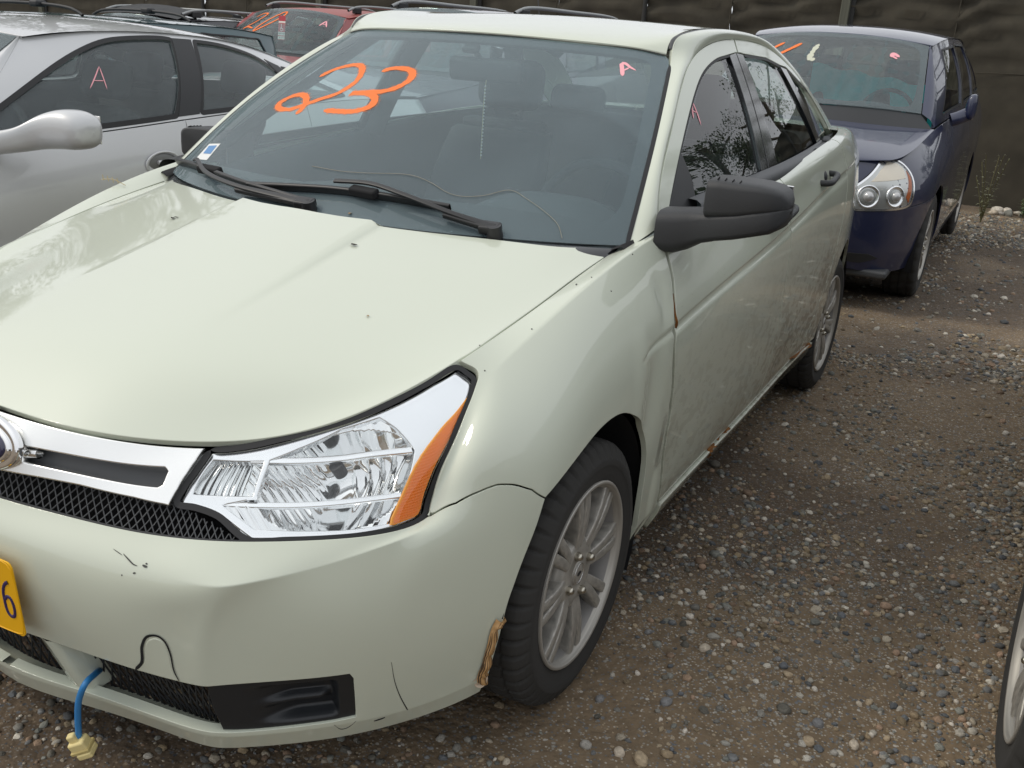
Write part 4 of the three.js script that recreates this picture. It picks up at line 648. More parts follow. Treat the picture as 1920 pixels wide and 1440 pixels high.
// ---------- the setting: ground, gravel, fence ----------
{
  const hgt = (x, z) => (fbm(x * 1.3 + 20, z * 1.3 + 9, 11, 3) - .5) * .035 + (fbm(x * 9, z * 9, 31, 3) - .5) * .008;
  const flat = (x, z) => { let k = 1; for (const [a, b] of [[.74, 0], [.74, -2.61], [1.72, -.27], [.9, -5.2], [.95, -8.2]]) k = Math.min(k, step01(Math.hypot(x - a, z - b), .12, .34)); return k; };
  globalThis.groundY = (x, z) => { const dip = -.13 * step01(-z, 4.5, 11.5); const far = 1 - step01(Math.hypot(x - 1, z + 2), 12, 20); return (hgt(x, z) * far + .004) * flat(x, z) - .004 + dip; };
  const axis = (lo, hi, near0, near1, fine) => { const a = []; let t = lo; while (t < hi) { a.push(t); const d = t < near0 ? near0 - t : t > near1 ? t - near1 : 0; t += fine + d * .22; } a.push(hi); return a; };
  const xs = axis(-120, 120, -1.2, 3.2, .028), zs = axis(-120, 120, -11, 2, .04), p = [], uv = [], col = [], ix = [];
  for (const z of zs) for (const x of xs) { p.push(x, groundY(x, z), z); uv.push(x / 1.5, z / 1.5); const w = step01(fbm(x * .8 + 4, z * .8 + 2, 331, 4), .44, .6), t = (1 - .42 * w) * (.9 + .25 * fbm(x * 3, z * 3, 341, 3)); col.push(t, t * (1 - .01 * w), t * (1 + .04 * w)); }
  for (let j = 0; j < zs.length - 1; j++) for (let i = 0; i < xs.length - 1; i++) { const a = j * xs.length + i; ix.push(a, a + xs.length, a + 1, a + 1, a + xs.length, a + xs.length + 1); }
  const g = new THREE.BufferGeometry(); g.setAttribute('position', new THREE.Float32BufferAttribute(p, 3)); g.setAttribute('uv', new THREE.Float32BufferAttribute(uv, 2)); g.setAttribute('color', new THREE.Float32BufferAttribute(col, 3)); g.setIndex(ix); g.computeVertexNormals();
  const N = 1024;
  const grain = (u, v, n, sd) => { const x = u * n, y = v * n, xi = Math.floor(x), yi = Math.floor(y); let best = 9, id = 0; for (let b = -1; b <= 1; b++) for (let a = -1; a <= 1; a++) { const cx = ((xi + a) % n + n) % n, cy = ((yi + b) % n + n) % n, h1 = hash2(cx, cy, sd), h2 = hash2(cx, cy, sd + 1), d = Math.hypot(xi + a + .15 + .7 * h1 - x, (yi + b + .15 + .7 * h2 - y) * (.8 + .5 * h2)); if (d < best) { best = d; id = hash2(cx, cy, sd + 2); } } return [best, id]; };
  const map = dataTex(N, (u, v, i, j) => {
    const b = fbm(u * 64, v * 64, 21, 3, 64), f = hash2(i, j, 4), a = fbm(u * 6, v * 6, 1, 4, 6);
    let c = [.178, .128, .078]; const k = .7 + .5 * b + (f - .5) * .2; c = c.map((x) => x * k);
    for (const [n, sd, r, share] of [[250, 301, .4, .3], [120, 311, .36, .13]]) { const [d, id] = grain(u, v, n, sd); if (d < r && id < share * (.4 + 1.2 * a)) { const t = id / share * 7 % 1, q = [[.3, .28, .24], [.16, .165, .17], [.34, .27, .18], [.42, .39, .34], [.2, .16, .11], [.12, .125, .13], [.27, .25, .22]][Math.floor(t * 6.99)]; c = q.map((x) => x * (.75 + .4 * f)); } }
    const e = (x) => x <= .0031308 ? x * 12.92 : 1.055 * Math.pow(x, 1 / 2.4) - .055; return c.map(e);
  }, true);
  const bmp = dataTex(N, (u, v, i, j) => { const q = .5 * fbm(u * 90, v * 90, 51, 4, 90) + .5 * fbm(u * 24, v * 24, 61, 3, 24); return [q, q, q]; });
  const mat = std(lin(1, 1, 1), .93, 0, { map, vertexColors: true, bumpMap: bmp, bumpScale: .012 });
  globalThis.ground = setAll(obj('ground', g, mat), { kind: 'structure' });

  // stones: rounded, flattish river pebbles in grey, slate, tan and buff
  const rock = (seed) => { const q = new THREE.IcosahedronGeometry(1, 2), r = rngOf(seed), a = [r() * 9, r() * 9, r() * 9], P = q.attributes.position, s = [1, .5 + r() * .3, .65 + r() * .3]; for (let i = 0; i < P.count; i++) { const x = P.getX(i), y = P.getY(i), z = P.getZ(i), d = 1 + .13 * Math.sin(x * 2.1 + a[0]) * Math.sin(z * 2.3 + a[1]) + .09 * Math.sin(y * 3 + x * 2.7 + a[2]) + .05 * Math.sin(x * 5 + a[1]) * Math.sin(z * 4.6 + y * 3 + a[0]); P.setXYZ(i, x * d * s[0], y * d * s[1], z * d * s[2]); } const m = mergeVerts(q); m.computeVertexNormals(); return m; };
  const pale = [[.27, .265, .25], [.17, .178, .19], [.11, .122, .14], [.33, .27, .19], [.4, .36, .3], [.24, .19, .125], [.5, .48, .44], [.14, .135, .12], [.28, .2, .145], [.19, .2, .19]];
  const stoneTex = dataTex(128, (u, v, i, j) => { const q = .72 + .34 * fbm(u * 12, v * 12, 71, 4, 12) + (hash2(i, j, 6) - .5) * .12; return [q, q, q]; }, true);
  const mats = pale.map((c) => std(lin(c[0] * 1.5, c[1] * 1.42, c[2] * 1.32), .82, 0, { map: stoneTex }));
  const geos = [11, 22, 33, 44, 55, 66].map(rock), r = rngOf(77);
  const tmp = new THREE.Object3D();
  // loose gravel (uncountable)
  const small = geos.slice(0, 4), per = 40000, white = std(lin(1, 1, 1), .85, 0, { map: stoneTex });
  const clump = (x, z) => { const n = fbm(x * 1.1 + 3, z * 1.1 + 7, 91, 3), track = Math.exp(-(((x - 1.42) / .28) ** 2)); return Math.max(.05, Math.min(1, (n - .32) * 2.6)) * (z < .3 && z > -3 ? .4 + .6 * step01(x, .95, 1.3) : 1) * (1 - .6 * track * step01(z, -3.5, -1)); };
  small.forEach((sg, k) => {
    const low = mergeVerts(new THREE.IcosahedronGeometry(1, 1)); { const A = low.attributes.position, q = rngOf(k * 31 + 5), s = [1, .45 + .25 * q(), .6 + .35 * q()], h = Array.from({ length: A.count }, () => .82 + .36 * q()); for (let i = 0; i < A.count; i++) A.setXYZ(i, A.getX(i) * s[0] * h[i], A.getY(i) * s[1] * h[i], A.getZ(i) * s[2] * h[i]); low.computeVertexNormals(); }
    const shape = k % 2 ? low : (() => { const q = low.toNonIndexed(); q.computeVertexNormals(); return q; })(), im = new THREE.InstancedMesh(shape, white, per); let n = 0; const c = new THREE.Color();
    while (n < per) {
      const far = r() < .42, x = far ? -.9 + r() * 4.6 : .3 + r() * 2.2 - (r() < .2 ? 1.3 : 0), z = far ? -3 - r() * 7.4 : 1.4 - r() * 5; if (r() > clump(x, z)) continue;
      const q = r(), s = (.0013 + .011 * q ** 5.5) * (far ? 1.5 : 1) * (x > .75 && r() < .06 ? 1.5 : 1); tmp.position.set(x, groundY(x, z) + s * .12, z); tmp.rotation.set((r() - .5) * .5, r() * 6.3, (r() - .5) * .5); tmp.scale.setScalar(s); tmp.updateMatrix(); im.setMatrixAt(n, tmp.matrix);
      const p = pale[Math.floor(r() * pale.length)], t = .75 + .85 * r(); c.setRGB(p[0] * t, p[1] * t * .96, p[2] * t * .88); im.setColorAt(n, c); n++;
    }
    im.name = k ? 'gravel_00' + k : 'gravel'; setAll(im, { kind: 'stuff', label: 'loose grey and tan gravel strewn over the brown dirt' }); im.castShadow = im.receiveShadow = true; scene.add(im);
  });
  // single stones
  const put = (x, z, s, m = Math.floor(r() * mats.length), gi = Math.floor(r() * geos.length), sink = .25) => { const o = obj('stone', geos[gi], mats[m], ground); o.position.set(x, groundY(x, z) + s * (.42 - sink), z); o.rotation.set((r() - .5) * .4, r() * 6.3, (r() - .5) * .4); o.scale.setScalar(s); return o; };
  const at = (u, v) => { const d = new THREE.Vector3((u - 960) / 1851.9, -(v - 720) / 1851.9, -1).applyEuler(camera.rotation), t = -camera.position.y / d.y; return [camera.position.x + d.x * t, camera.position.z + d.z * t]; };
  // the ones that stand out, read off the ground they lie on
  for (const [u, v, s, m] of [[1660, 1138, .017, 8], [1597, 948, .011, 1], [1340, 876, .026, 7], [1793, 1241, .011, 0], [1320, 1222, .017, 4], [1248, 1322, .015, 1], [1534, 1360, .015, 1], [1476, 1272, .013, 3], [1515, 1395, .016, 3], [1600, 1400, .015, 4], [1467, 1256, .013, 2], [1290, 1172, .011, 4], [1215, 1190, .011, 1], [1674, 1260, .011, 5], [1365, 1262, .01, 3], [1328, 1016, .011, 3], [1370, 968, .011, 1], [1335, 925, .013, 7], [1862, 722, .02, 4], [1880, 735, .015, 1], [1845, 717, .013, 7], [1852, 780, .018, 5], [1880, 790, .016, 8], [1825, 735, .016, 4], [1678, 783, .014, 1], [1730, 815, .012, 4], [1420, 830, .012, 3], [1425, 848, .012, 5], [1405, 836, .012, 7], [1375, 925, .013, 2], [1395, 935, .009, 4], [1285, 962, .012, 2], [1260, 990, .01, 7], [1720, 1035, .011, 1], [1808, 925, .009, 4], [1705, 1030, .012, 4], [1725, 1010, .012, 5], [1530, 1130, .012, 1], [1555, 1130, .009, 2], [1200, 1430, .02, 3], [1160, 1415, .014, 4], [1098, 1400, .014, 0], [1125, 1310, .012, 1], [1250, 1420, .014, 5], [1690, 1060, .009, 0]]) { const [x, z] = at(u, v); put(x, z, s, m); }
  let n = 0; while (n < 235) { const u = 640 + r() * 1280, v = 560 + r() * 860; const [x, z] = at(u, v); if (x < .9 && z < .35 || z > 1.3 || x > 1.66 && z > -.7) continue; const d = Math.hypot(x - 1.5, z - 1.8); if (r() > clump(x, z) + .15) continue; put(x, z, (.0055 + .0065 * r() * r()) * (.55 + d * .28)); n++; }
  // larger stones heaped along the foot of the fence
  for (let i = 0; i < 26; i++) put(1.0 + i * .045 + r() * .3, -10.75 + r() * .28 - (r() < .3 ? .2 : 0), .035 + .06 * r() * r(), [0, 6, 4, 6, 9][i % 5], i % 6, .1);
  put(1.14, -10.7, .075, 6, 2, .05); put(1.36, -10.75, .06, 6, 1, .05);
}
function mergeVerts(g) { const q = g.index ? g.toNonIndexed() : g, P = q.attributes.position, m = new Map(), pos = [], ix = [], uv = []; for (let i = 0; i < P.count; i++) { const k = [P.getX(i), P.getY(i), P.getZ(i)].map((x) => Math.round(x * 1e4)).join(); let j = m.get(k); if (j === undefined) { j = pos.length / 3; pos.push(P.getX(i), P.getY(i), P.getZ(i)); uv.push(Math.atan2(P.getZ(i), P.getX(i)) / 6.283 + .5, P.getY(i) * .5 + .5); m.set(k, j); } ix.push(j); } const o = new THREE.BufferGeometry(); o.setAttribute('position', new THREE.Float32BufferAttribute(pos, 3)); o.setAttribute('uv', new THREE.Float32BufferAttribute(uv, 2)); o.setIndex(ix); return o; }
// ---------- other parked cars: one builder, own measures for each ----------
function arcOn(S, yc, zc, ry, rz, s0, v0, n = 20, a0 = -.06, a1 = 1.06) {
  const out = []; for (let k = 0; k <= n; k++) {
    const a = (a0 + (a1 - a0) * k / n) * Math.PI, y = yc + ry * Math.sin(a), z = zc + rz * Math.cos(a); let s = s0 - .8 * Math.cos(a), v = v0;
    for (let i = 0; i < 40; i++) { const p = S(s, v), q = S(s + .01, v), r = S(s, v + .01), e = [z - p[2], y - p[1]], A = (q[2] - p[2]) / .01, B = (r[2] - p[2]) / .01, C = (q[1] - p[1]) / .01, D = (r[1] - p[1]) / .01, det = A * D - B * C || 1e-9; s += Math.max(-.2, Math.min(.2, (e[0] * D - B * e[1]) / det)); v += Math.max(-.3, Math.min(.3, (A * e[1] - C * e[0]) / det)); v = Math.max(.01, Math.min(3.9, v)); }
    out.push([s, v]);
  } return out;
}
// sp.st rows: [z, half width, belt height, half width at the belt]; first and last row lie on the middle line
function makeCar(name, label, category, group, sp) {
  const G = thing(name, label, category, group), N = sp.st.length - 1, P = sp.paint, sill = sp.sill ?? .2;
  const pair = (n, g, m) => [obj(n, g, m, G), obj(n, mirrorX(g), m, G)];
  const rail = (f) => sp.st.map((r, i) => [i, ...f(r, i)]), nose = (i) => i === 0 || i === 1 || i === N || i === N - 1 ? 1 : 0;
  const S0 = makeSkin([
    rail(([z, x], i) => [x * .95, sill + (nose(i) ? .03 : 0), z - Math.sign(z + 1) * (nose(i) ? .05 : 0)]),
    rail(([z, x], i) => [x * .985, sill + .12, z - Math.sign(z + 1) * (nose(i) ? .012 : 0)]),
    rail(([z, x, y]) => [x, sill + (y - sill) * .5, z]),
    rail(([z, x, y, xb], i) => [x * .86 + xb * .14, sill + (y - sill) * .78, z - Math.sign(z + 1) * (nose(i) ? .02 : 0)]),
    rail(([z, x, y, xb], i) => [xb, y, z - Math.sign(z + 1) * (nose(i) ? sp.lean ?? .1 : 0)]),
  ], (k) => (k === 1 ? .7 : 0), sp.disp);
  const S = S0, R = sp.tyreR, wb = sp.wb;
  const sOf = (z) => { let a = 1, b = N - 1; for (let i = 0; i < 40; i++) { const m = (a + b) / 2; S(m, 2)[2] > z ? a = m : b = m; } return (a + b) / 2; };
  const s1 = sOf(0), s2 = sOf(-wb), aF = arcOn(S, R, 0, R * 1.13, R * 1.16, s1, 1.6), aR = arcOn(S, R, -wb, R * 1.13, R * 1.16, s2, 1.6);
  const ln = (a, b, v, n = 8) => Array.from({ length: n + 1 }, (_, i) => [a + (b - a) * i / n, v]), vert = (s, a, b, n = 6) => Array.from({ length: n + 1 }, (_, i) => [s, a + (b - a) * i / n]);
  const o = { du: .16, dv: .16, inset: .002, lip: .012 }, kp = (q) => q[0] < 1e-6 || q[0] > N - 1e-6;
  const bs = aF[0][0], top = aF[10], mb = sp.bumperV ?? 2.1, fwd = aF.filter((q) => q[1] < mb && q[0] < s1);
  const fs = sp.fenderS ?? Math.max(.9, bs - .9);
  obj('front_bumper', mergeAll([1, -1].map((k) => { const g = patch(S, [[...ln(0, fwd[0] ? fwd[0][0] : bs, .02), ...fwd, ...ln(fwd.length ? fwd[fwd.length - 1][0] : bs, 0, mb), [0, 1]]], { ...o, keep: kp }); return k > 0 ? g : mirrorX(g); })), P, G);
  const fe = [...ln(fs, (fwd[fwd.length - 1] || [bs])[0], mb, 4), ...aF.filter((q) => q[1] >= mb || q[0] >= s1), [aF[20][0], .02], ...ln(aF[20][0], sOf(sp.doorF), .02, 2), ...vert(sOf(sp.doorF), .02, 4), ...ln(sOf(sp.doorF), fs, 4)];
  pair('fender', patch(S, [fe], o), P);
  const d0 = sOf(sp.doorF), d1 = sOf(sp.doorB), d2 = sOf(sp.doorR);
  pair('front_door', patch(S, [[...ln(d0, d1, .5), ...vert(d1, .5, 4), ...ln(d1, d0, 4), ...vert(d0, 4, .5)]], o), P);
  const arB = aR.filter((q) => q[0] < d2 && q[1] > .5);
  pair('rear_door', patch(S, [[...ln(d1, (arB[0] || [d2])[0], .5), ...arB, ...vert(d2, arB.length ? Math.max(...arB.map((q) => q[1])) : .5, 4), ...ln(d2, d1, 4), ...vert(d1, 4, .5)]], o), P);
  pair('rocker_panel', patch(S, [[...ln(d0, aR[0][0], .02), ...aR.filter((q) => q[1] < .48 && q[0] < s2), ...ln(Math.min(aR[0][0], sOf(-wb + R * 1.1)), d0, .48)]], o), P);
  const aRb = aR.filter((q) => !(q[0] < d2)), ve = arB.length ? Math.max(...arB.map((q) => q[1])) : .5;
  pair('quarter_panel', patch(S, [[...vert(d2, 4, ve), ...aRb, [aR[20][0], .02], ...ln(aR[20][0], N, .02), [N, 2], [N, 4], ...ln(N, d2, 4, 12)]], { ...o, keep: kp }), P);
  for (const z of [0, -wb]) { const rows = []; for (let i = 0; i <= 16; i++) { const a = (-.1 + 1.2 * i / 16) * Math.PI, c = Math.cos(a) * R * 1.18, s = Math.sin(a) * R * 1.16; rows.push([[sp.w * .94, R + s, z + c], [sp.w * .55, R + s, z + c], [sp.w * .5, R, z]]); } pair('wheel_housing', sheet(rows), M.matBlack); }
  obj('underbody', [box(sp.w * 1.75, .1, wb - R * 2.6, 0, sill + .03, -wb / 2, .03), box(sp.w * 1.05, .1, wb + R * 3.6, 0, sill + .06, -wb / 2, .03)], M.matBlack, G);
  for (const [z, k] of [[0, .2], [-wb, .6]]) for (const s of [1, -1]) { const w = makeWheel(G, R, sp.tyreW ?? .2, sp.rim ?? .22, { spokes: sp.spokes ?? 7, pair: sp.pairs ?? 0, alloy: sp.alloy, turn: k, lugs: 5 }); w.position.set(s * (sp.w - .03 - (sp.tyreW ?? .2) / 2), R - .003, z); if (s < 0) w.rotation.y = Math.PI; }
  // hood
  const iC = sOf(sp.cowlZ), hd = []; for (let i = 0; i <= 26; i++) { const t = i / 26, e = S(.0 + Math.max(t * iC, 0), 4), row = []; const s = t * iC; for (let j = -12; j <= 12; j++) { const a = j / 12; const ee = S(Math.max(s, Math.abs(a) * (sp.noseS ?? 1.6) * (1 - t) + s), 4), x = ee[0] * a / Math.max(.001, 1) * (Math.abs(a) > .999 ? 1 : 1); const L = S(Math.max(s, (sp.noseS ?? 1.6)), 4); const front = S(Math.abs(a) * (sp.noseS ?? 1.6), 4); const side = S((sp.noseS ?? 1.6) + t * (iC - (sp.noseS ?? 1.6)), 4); const px = side[0] * a, base = front[1] + (side[1] - S((sp.noseS ?? 1.6), 4)[1]) * t, z = front[2] + (side[2] - S((sp.noseS ?? 1.6), 4)[2]) * t + t * (1 - a * a) * (sp.cowlBow ?? .15); row.push([px, base + (sp.crown ?? .05) * (1 - a * a) * Math.sin(Math.min(1, t * 1.4) * Math.PI / 2), z]); } hd.push(row); }
  obj('hood', sheet(hd), sp.hoodPaint || P, G);
  // glasshouse: ws = [bottom centre, bottom corner, top centre, top corner]
  const [bc, bk, tc, tk] = sp.ws, mid = (a, b, k) => a.map((x, i) => (x + b[i]) / 2 + (i ? k : 0));
  const wr = [[bc, [bk[0] * .55, bc[1], bc[2] + (bk[2] - bc[2]) * .27], bk], [mid(bc, tc, .015), null, mid(bk, tk, .012)], [tc, [tk[0] * .55, tc[1] - (tc[1] - tk[1]) * .25, tc[2] + (tk[2] - tc[2]) * .27], tk]];
  wr[1][1] = mid(wr[0][1], wr[2][1], .014);
  const ws = makeSkin(wr.map((r) => [...r.slice(1).reverse().map((p, i) => [i - 2, -p[0], p[1], p[2]]), ...r.map((p, i) => [i, ...p])]));
  const wl = [...ln(-2, 2, 0, 10).map((q) => q), ...vert(2, 0, 2, 8), ...ln(2, -2, 2, 10), ...vert(-2, 2, 0, 8)];
  obj('windshield', patch(ws, [wl], { du: .2, dv: .2, lip: 0 }), sp.glass || M.wsGlass, G);
  obj('windshield_dust', patch(offSkin(ws, -.0006), [wl], { du: .3, dv: .3, lip: 0 }), M.dustCar, G);
  obj('windshield_border', patch(offSkin(ws, .004), [wl, spline2([[-1.8, .25], [-1.7, .14], [0, .14], [1.7, .14], [1.8, .25], [1.8, 1.7], [1.65, 1.86], [0, 1.88], [-1.65, 1.86], [-1.8, 1.7]], 5, true)], { du: .2, dv: .1, lip: 0 }), M.blackPlastic, G);
  obj('cowl', sheet([hd[26].map((p) => [p[0], p[1] - .012, p[2] + .02]), Array.from({ length: 25 }, (_, j) => { const p = ws(-2 + j / 6, .02); return [p[0], p[1] - .01, p[2]]; })]), M.blackPlastic, G);
  // side: between belt and roof edge
  const E = curve3(sp.edge), B = (a) => { const z = E(a)[2], k = sp.beltAt; const m = sp.edge.length - 1; return S(sOf(k[0] + (k[1] - k[0]) * a / m), 4); }, m = sp.edge.length - 1;
  const Gs = (a, b) => { const p = B(a), q = E(a), h = Math.sin(b * Math.PI) * (sp.bulge ?? .02); return [p[0] + (q[0] - p[0]) * b - .012 + h, p[1] + (q[1] - p[1]) * b, p[2] + (q[2] - p[2]) * b]; };
  const outl = [...ln(0, m, 0, 14), ...vert(m, 0, 1, 4), ...ln(m, 0, 1, 14), ...vert(0, 1, 0, 4)];
  const holes = sp.windows.map((w) => spline2(w, 4, true));
  pair('side_frame', patch(Gs, [outl, ...holes], { du: .15, dv: .08, lip: .02, inset: 0 }), sp.framePaint || P);
  sp.windows.forEach((w, i) => { const cx = w.reduce((t, q) => t + q[0], 0) / w.length, cy = w.reduce((t, q) => t + q[1], 0) / w.length, big = holes[i].map((q) => [cx + (q[0] - cx) * 1.04, cy + (q[1] - cy) * 1.05]); pair(['front_window', 'rear_window', 'quarter_window'][i] || 'side_window', patch(offSkin(Gs, .008), [big], { du: .25, dv: .2, lip: 0 }), sp.sideGlass || M.glass); if (sp.dusty) pair('window_dust', patch(offSkin(Gs, .0072), [big], { du: .25, dv: .2, lip: 0 }), M.dustCar); if (sp.trim !== false) pair('window_seal', strokeOn(offSkin(Gs, -.001), [...holes[i], holes[i][0], holes[i][1]], sp.trimW ?? .016, 0, { rough: 0, n: 90, taper: () => 1 }), M.rubberSeal); });
  if (sp.pillar) for (const w of sp.pillar) pair('pillar_cover', patch(offSkin(Gs, -.003), [w], { du: .1, dv: .08, lip: .01 }), sp.pillarMat || M.piano);
  // front pillar: from the windshield edge to the side
  const fp = []; for (let i = 0; i <= 12; i++) { const t = i / 12, a = ws(2.02, t * 2), b = Gs(t * (sp.pillarA ?? 0), t * t * .0 + t), c = Gs(0, t); const w = v3(a), d = v3(c), mm = w.clone().lerp(d, .5).add(new THREE.Vector3(.014, .006, .012)); fp.push([a, w.clone().lerp(mm, .5).toArray(), mm.toArray(), d.clone().lerp(mm, .5).toArray(), c]); }
  pair('front_pillar', sheet(fp), P);
  // roof and tail
  const rf = []; for (let i = 0; i <= 24; i++) { const a = i / 24 * m, e = E(a), row = []; for (let j = -12; j <= 12; j++) { const t = j / 12, cr = (sp.roofCrown ?? .06) * (1 - Math.abs(t) ** 2.4); const wz = i < 6 ? (ws(t * 2, 2)[2] - e[2]) * (1 - i / 6) : 0, wy = i < 6 ? (ws(t * 2, 2)[1] - e[1] - cr) * (1 - i / 6) ** 2 : 0; row.push([e[0] * t, e[1] + cr + wy, e[2] + wz]); } rf.push(row); }
  rf.unshift(rf[0].map((p) => [p[0], p[1] - .02, p[2] - .01]));
  obj('roof', sheet(rf), sp.roofPaint || P, G); obj('roof_lining', sheet(rf.slice(1).map((r) => r.map((p) => [p[0] * .96, p[1] - .04, p[2]]))), sp.lining || M.clothLight, G);
  const tb = B(m), te = rf[rf.length - 1], tl = []; for (let k = 0; k <= 8; k++) { const t = k / 8; tl.push(te.map((p, j) => { const a = j / 12 - 1, q = [tb[0] * a, tb[1] + .02 * (1 - a * a), tb[2] - .06 * (1 - a * a)]; return [p[0] + (q[0] - p[0]) * t, p[1] + (q[1] - p[1]) * t, p[2] + (q[2] - p[2]) * t - .04 * Math.sin(t * Math.PI)]; })); }
  obj('rear_glass', sheet(tl), sp.rearGlass || M.glass, G);
  const dk = []; for (let k = 0; k <= 8; k++) { const s = sOf(tb[2]) + (N - sOf(tb[2])) * k / 8, e = S(s, 4); dk.push(Array.from({ length: 13 }, (_, j) => [e[0] * (j / 6 - 1), e[1] + .015, e[2]])); }
  obj('rear_deck', sheet(dk), P, G);
  // cabin
  if (sp.cabin !== false) {
    const cz = bk[2], yb = bk[1];
    obj('dashboard', [sheet([0, .5, .8, 1].map((t) => Array.from({ length: 21 }, (_, j) => { const a = j / 10 - 1, p = ws(a * 2, .03); return [a * bk[0] * .97, p[1] - .03 - .03 * t - (t === 1 ? .2 : 0) + (t > .4 && t < .9 ? .06 * Math.exp(-(((a - .5) / .28) ** 4)) : 0), p[2] + (cz - .45 - p[2]) * t]; }))) ], sp.dash || M.dash, G);
    const sw = obj('steering_wheel', new THREE.TorusGeometry(.18, .015, 10, 36), M.cloth, G); sw.position.set(sp.w * .42, yb - .06, cz - .6); sw.rotation.x = -.4;
    for (const [x, z] of [[.42, -1.05], [-.42, -1.05], [.4, -1.95], [-.4, -1.95]]) { const g = new THREE.Group(); g.name = 'seat'; G.add(g); const sx = x * sp.w, sz = cz + z, sh = sp.seatH ?? 0; obj('backrest', box(.48, .64, .14, sx, yb - .2 + sh, sz, .06, -.25), sp.seatMat || M.cloth, g); obj('headrest', moved(new RoundedBoxGeometry(.27, .17, .1, 4, .045), sx, yb + .22 + sh, sz - .13, -.2), sp.seatMat || M.cloth, g); obj('cushion', box(.5, .16, .5, sx, yb - .52, sz + .25, .06), sp.seatMat || M.cloth, g); }
    const lin2 = Array.from({ length: 14 }, (_, i) => { const a = i / 13 * m, p = B(a); return [[p[0] - .03, p[1] - .01, p[2]], [p[0] - .09, p[1] - .06, p[2]], [sp.w * .82, sill + .2, p[2]]]; }); pair('door_lining', sheet(lin2), M.cloth);
  }
  G.userData.fn = undefined; delete G.userData.fn;
  return { G, S, Gs, ws, sOf, E, B, pair, rf };
}
function carMirror(c, x, y, z, w, h, d, mat, foot) {
  for (const s of [1, -1]) { const g = new THREE.Group(); g.name = 'side_mirror'; c.G.add(g); const sec = (t) => { const k = Math.sqrt(Math.max(0, 1 - Math.abs(t * 2 - 1) ** 3.2)), px = x - w / 2 + w * t; return Array.from({ length: 25 }, (_, i) => { const a = i / 24 * Math.PI * 2, q = (v) => Math.sign(v) * Math.abs(v) ** .6; return [s * px, y + q(Math.sin(a)) * h / 2 * k * (.86 + .2 * t), z + q(Math.cos(a)) * d / 2 * k]; }); };
    obj('mirror_shell', sheet(Array.from({ length: 13 }, (_, i) => sec(.5 - .5 * Math.cos(i / 12 * Math.PI))), true), mat, g); obj('mirror_arm', tube([[s * foot[0], foot[1], foot[2]], [s * (foot[0] * .5 + (x - w / 2) * .5), (foot[1] + y - h * .25) / 2 - .01, (foot[2] + z) / 2 + .01], [s * (x - w * .25), y - h * .28, z]], h * .26, 12, 10), mat, g); obj('mirror_glass', box(w * .6, h * .7, .004, s * (x - w * .08), y, z - d * .5, .002), M.chrome, g); }
}
const place = (c, x, y, z, yaw, pitch = 0) => { c.G.position.set(x, y, z); c.G.rotation.set(pitch, yaw, 0, 'YXZ'); };
const box4 = (a0, b0, a1, b1, sk0 = 0, sk1 = 0) => { const out = []; const n = 6; for (let i = 0; i < n; i++) out.push([a0 + (a1 - a0) * i / n, b0]); for (let i = 0; i < n; i++) out.push([a1 + sk1 * i / n, b0 + (b1 - b0) * i / n]); for (let i = 0; i < n; i++) out.push([a1 + sk1 + (a0 + sk0 - a1 - sk1) * i / n, b1]); for (let i = 0; i < n; i++) out.push([a0 + sk0 - sk0 * i / n, b1 + (b0 - b1) * i / n]); return out; };
// ---------- the parked cars ----------
M.silver = paint(.56, .565, .57, { metalness: .3, roughness: .42 });
M.navy = paint(.007, .012, .048);
M.red = paint(.3, .03, .028); M.darkCar = paint(.03, .03, .036); M.teal = paint(.03, .085, .1); M.plum = paint(.035, .022, .04); M.grey = paint(.07, .075, .08);
M.tan = std(lin(.2, .19, .165), .95); M.tealCloth = std(lin(.02, .42, .42), .9);
const parked = {};
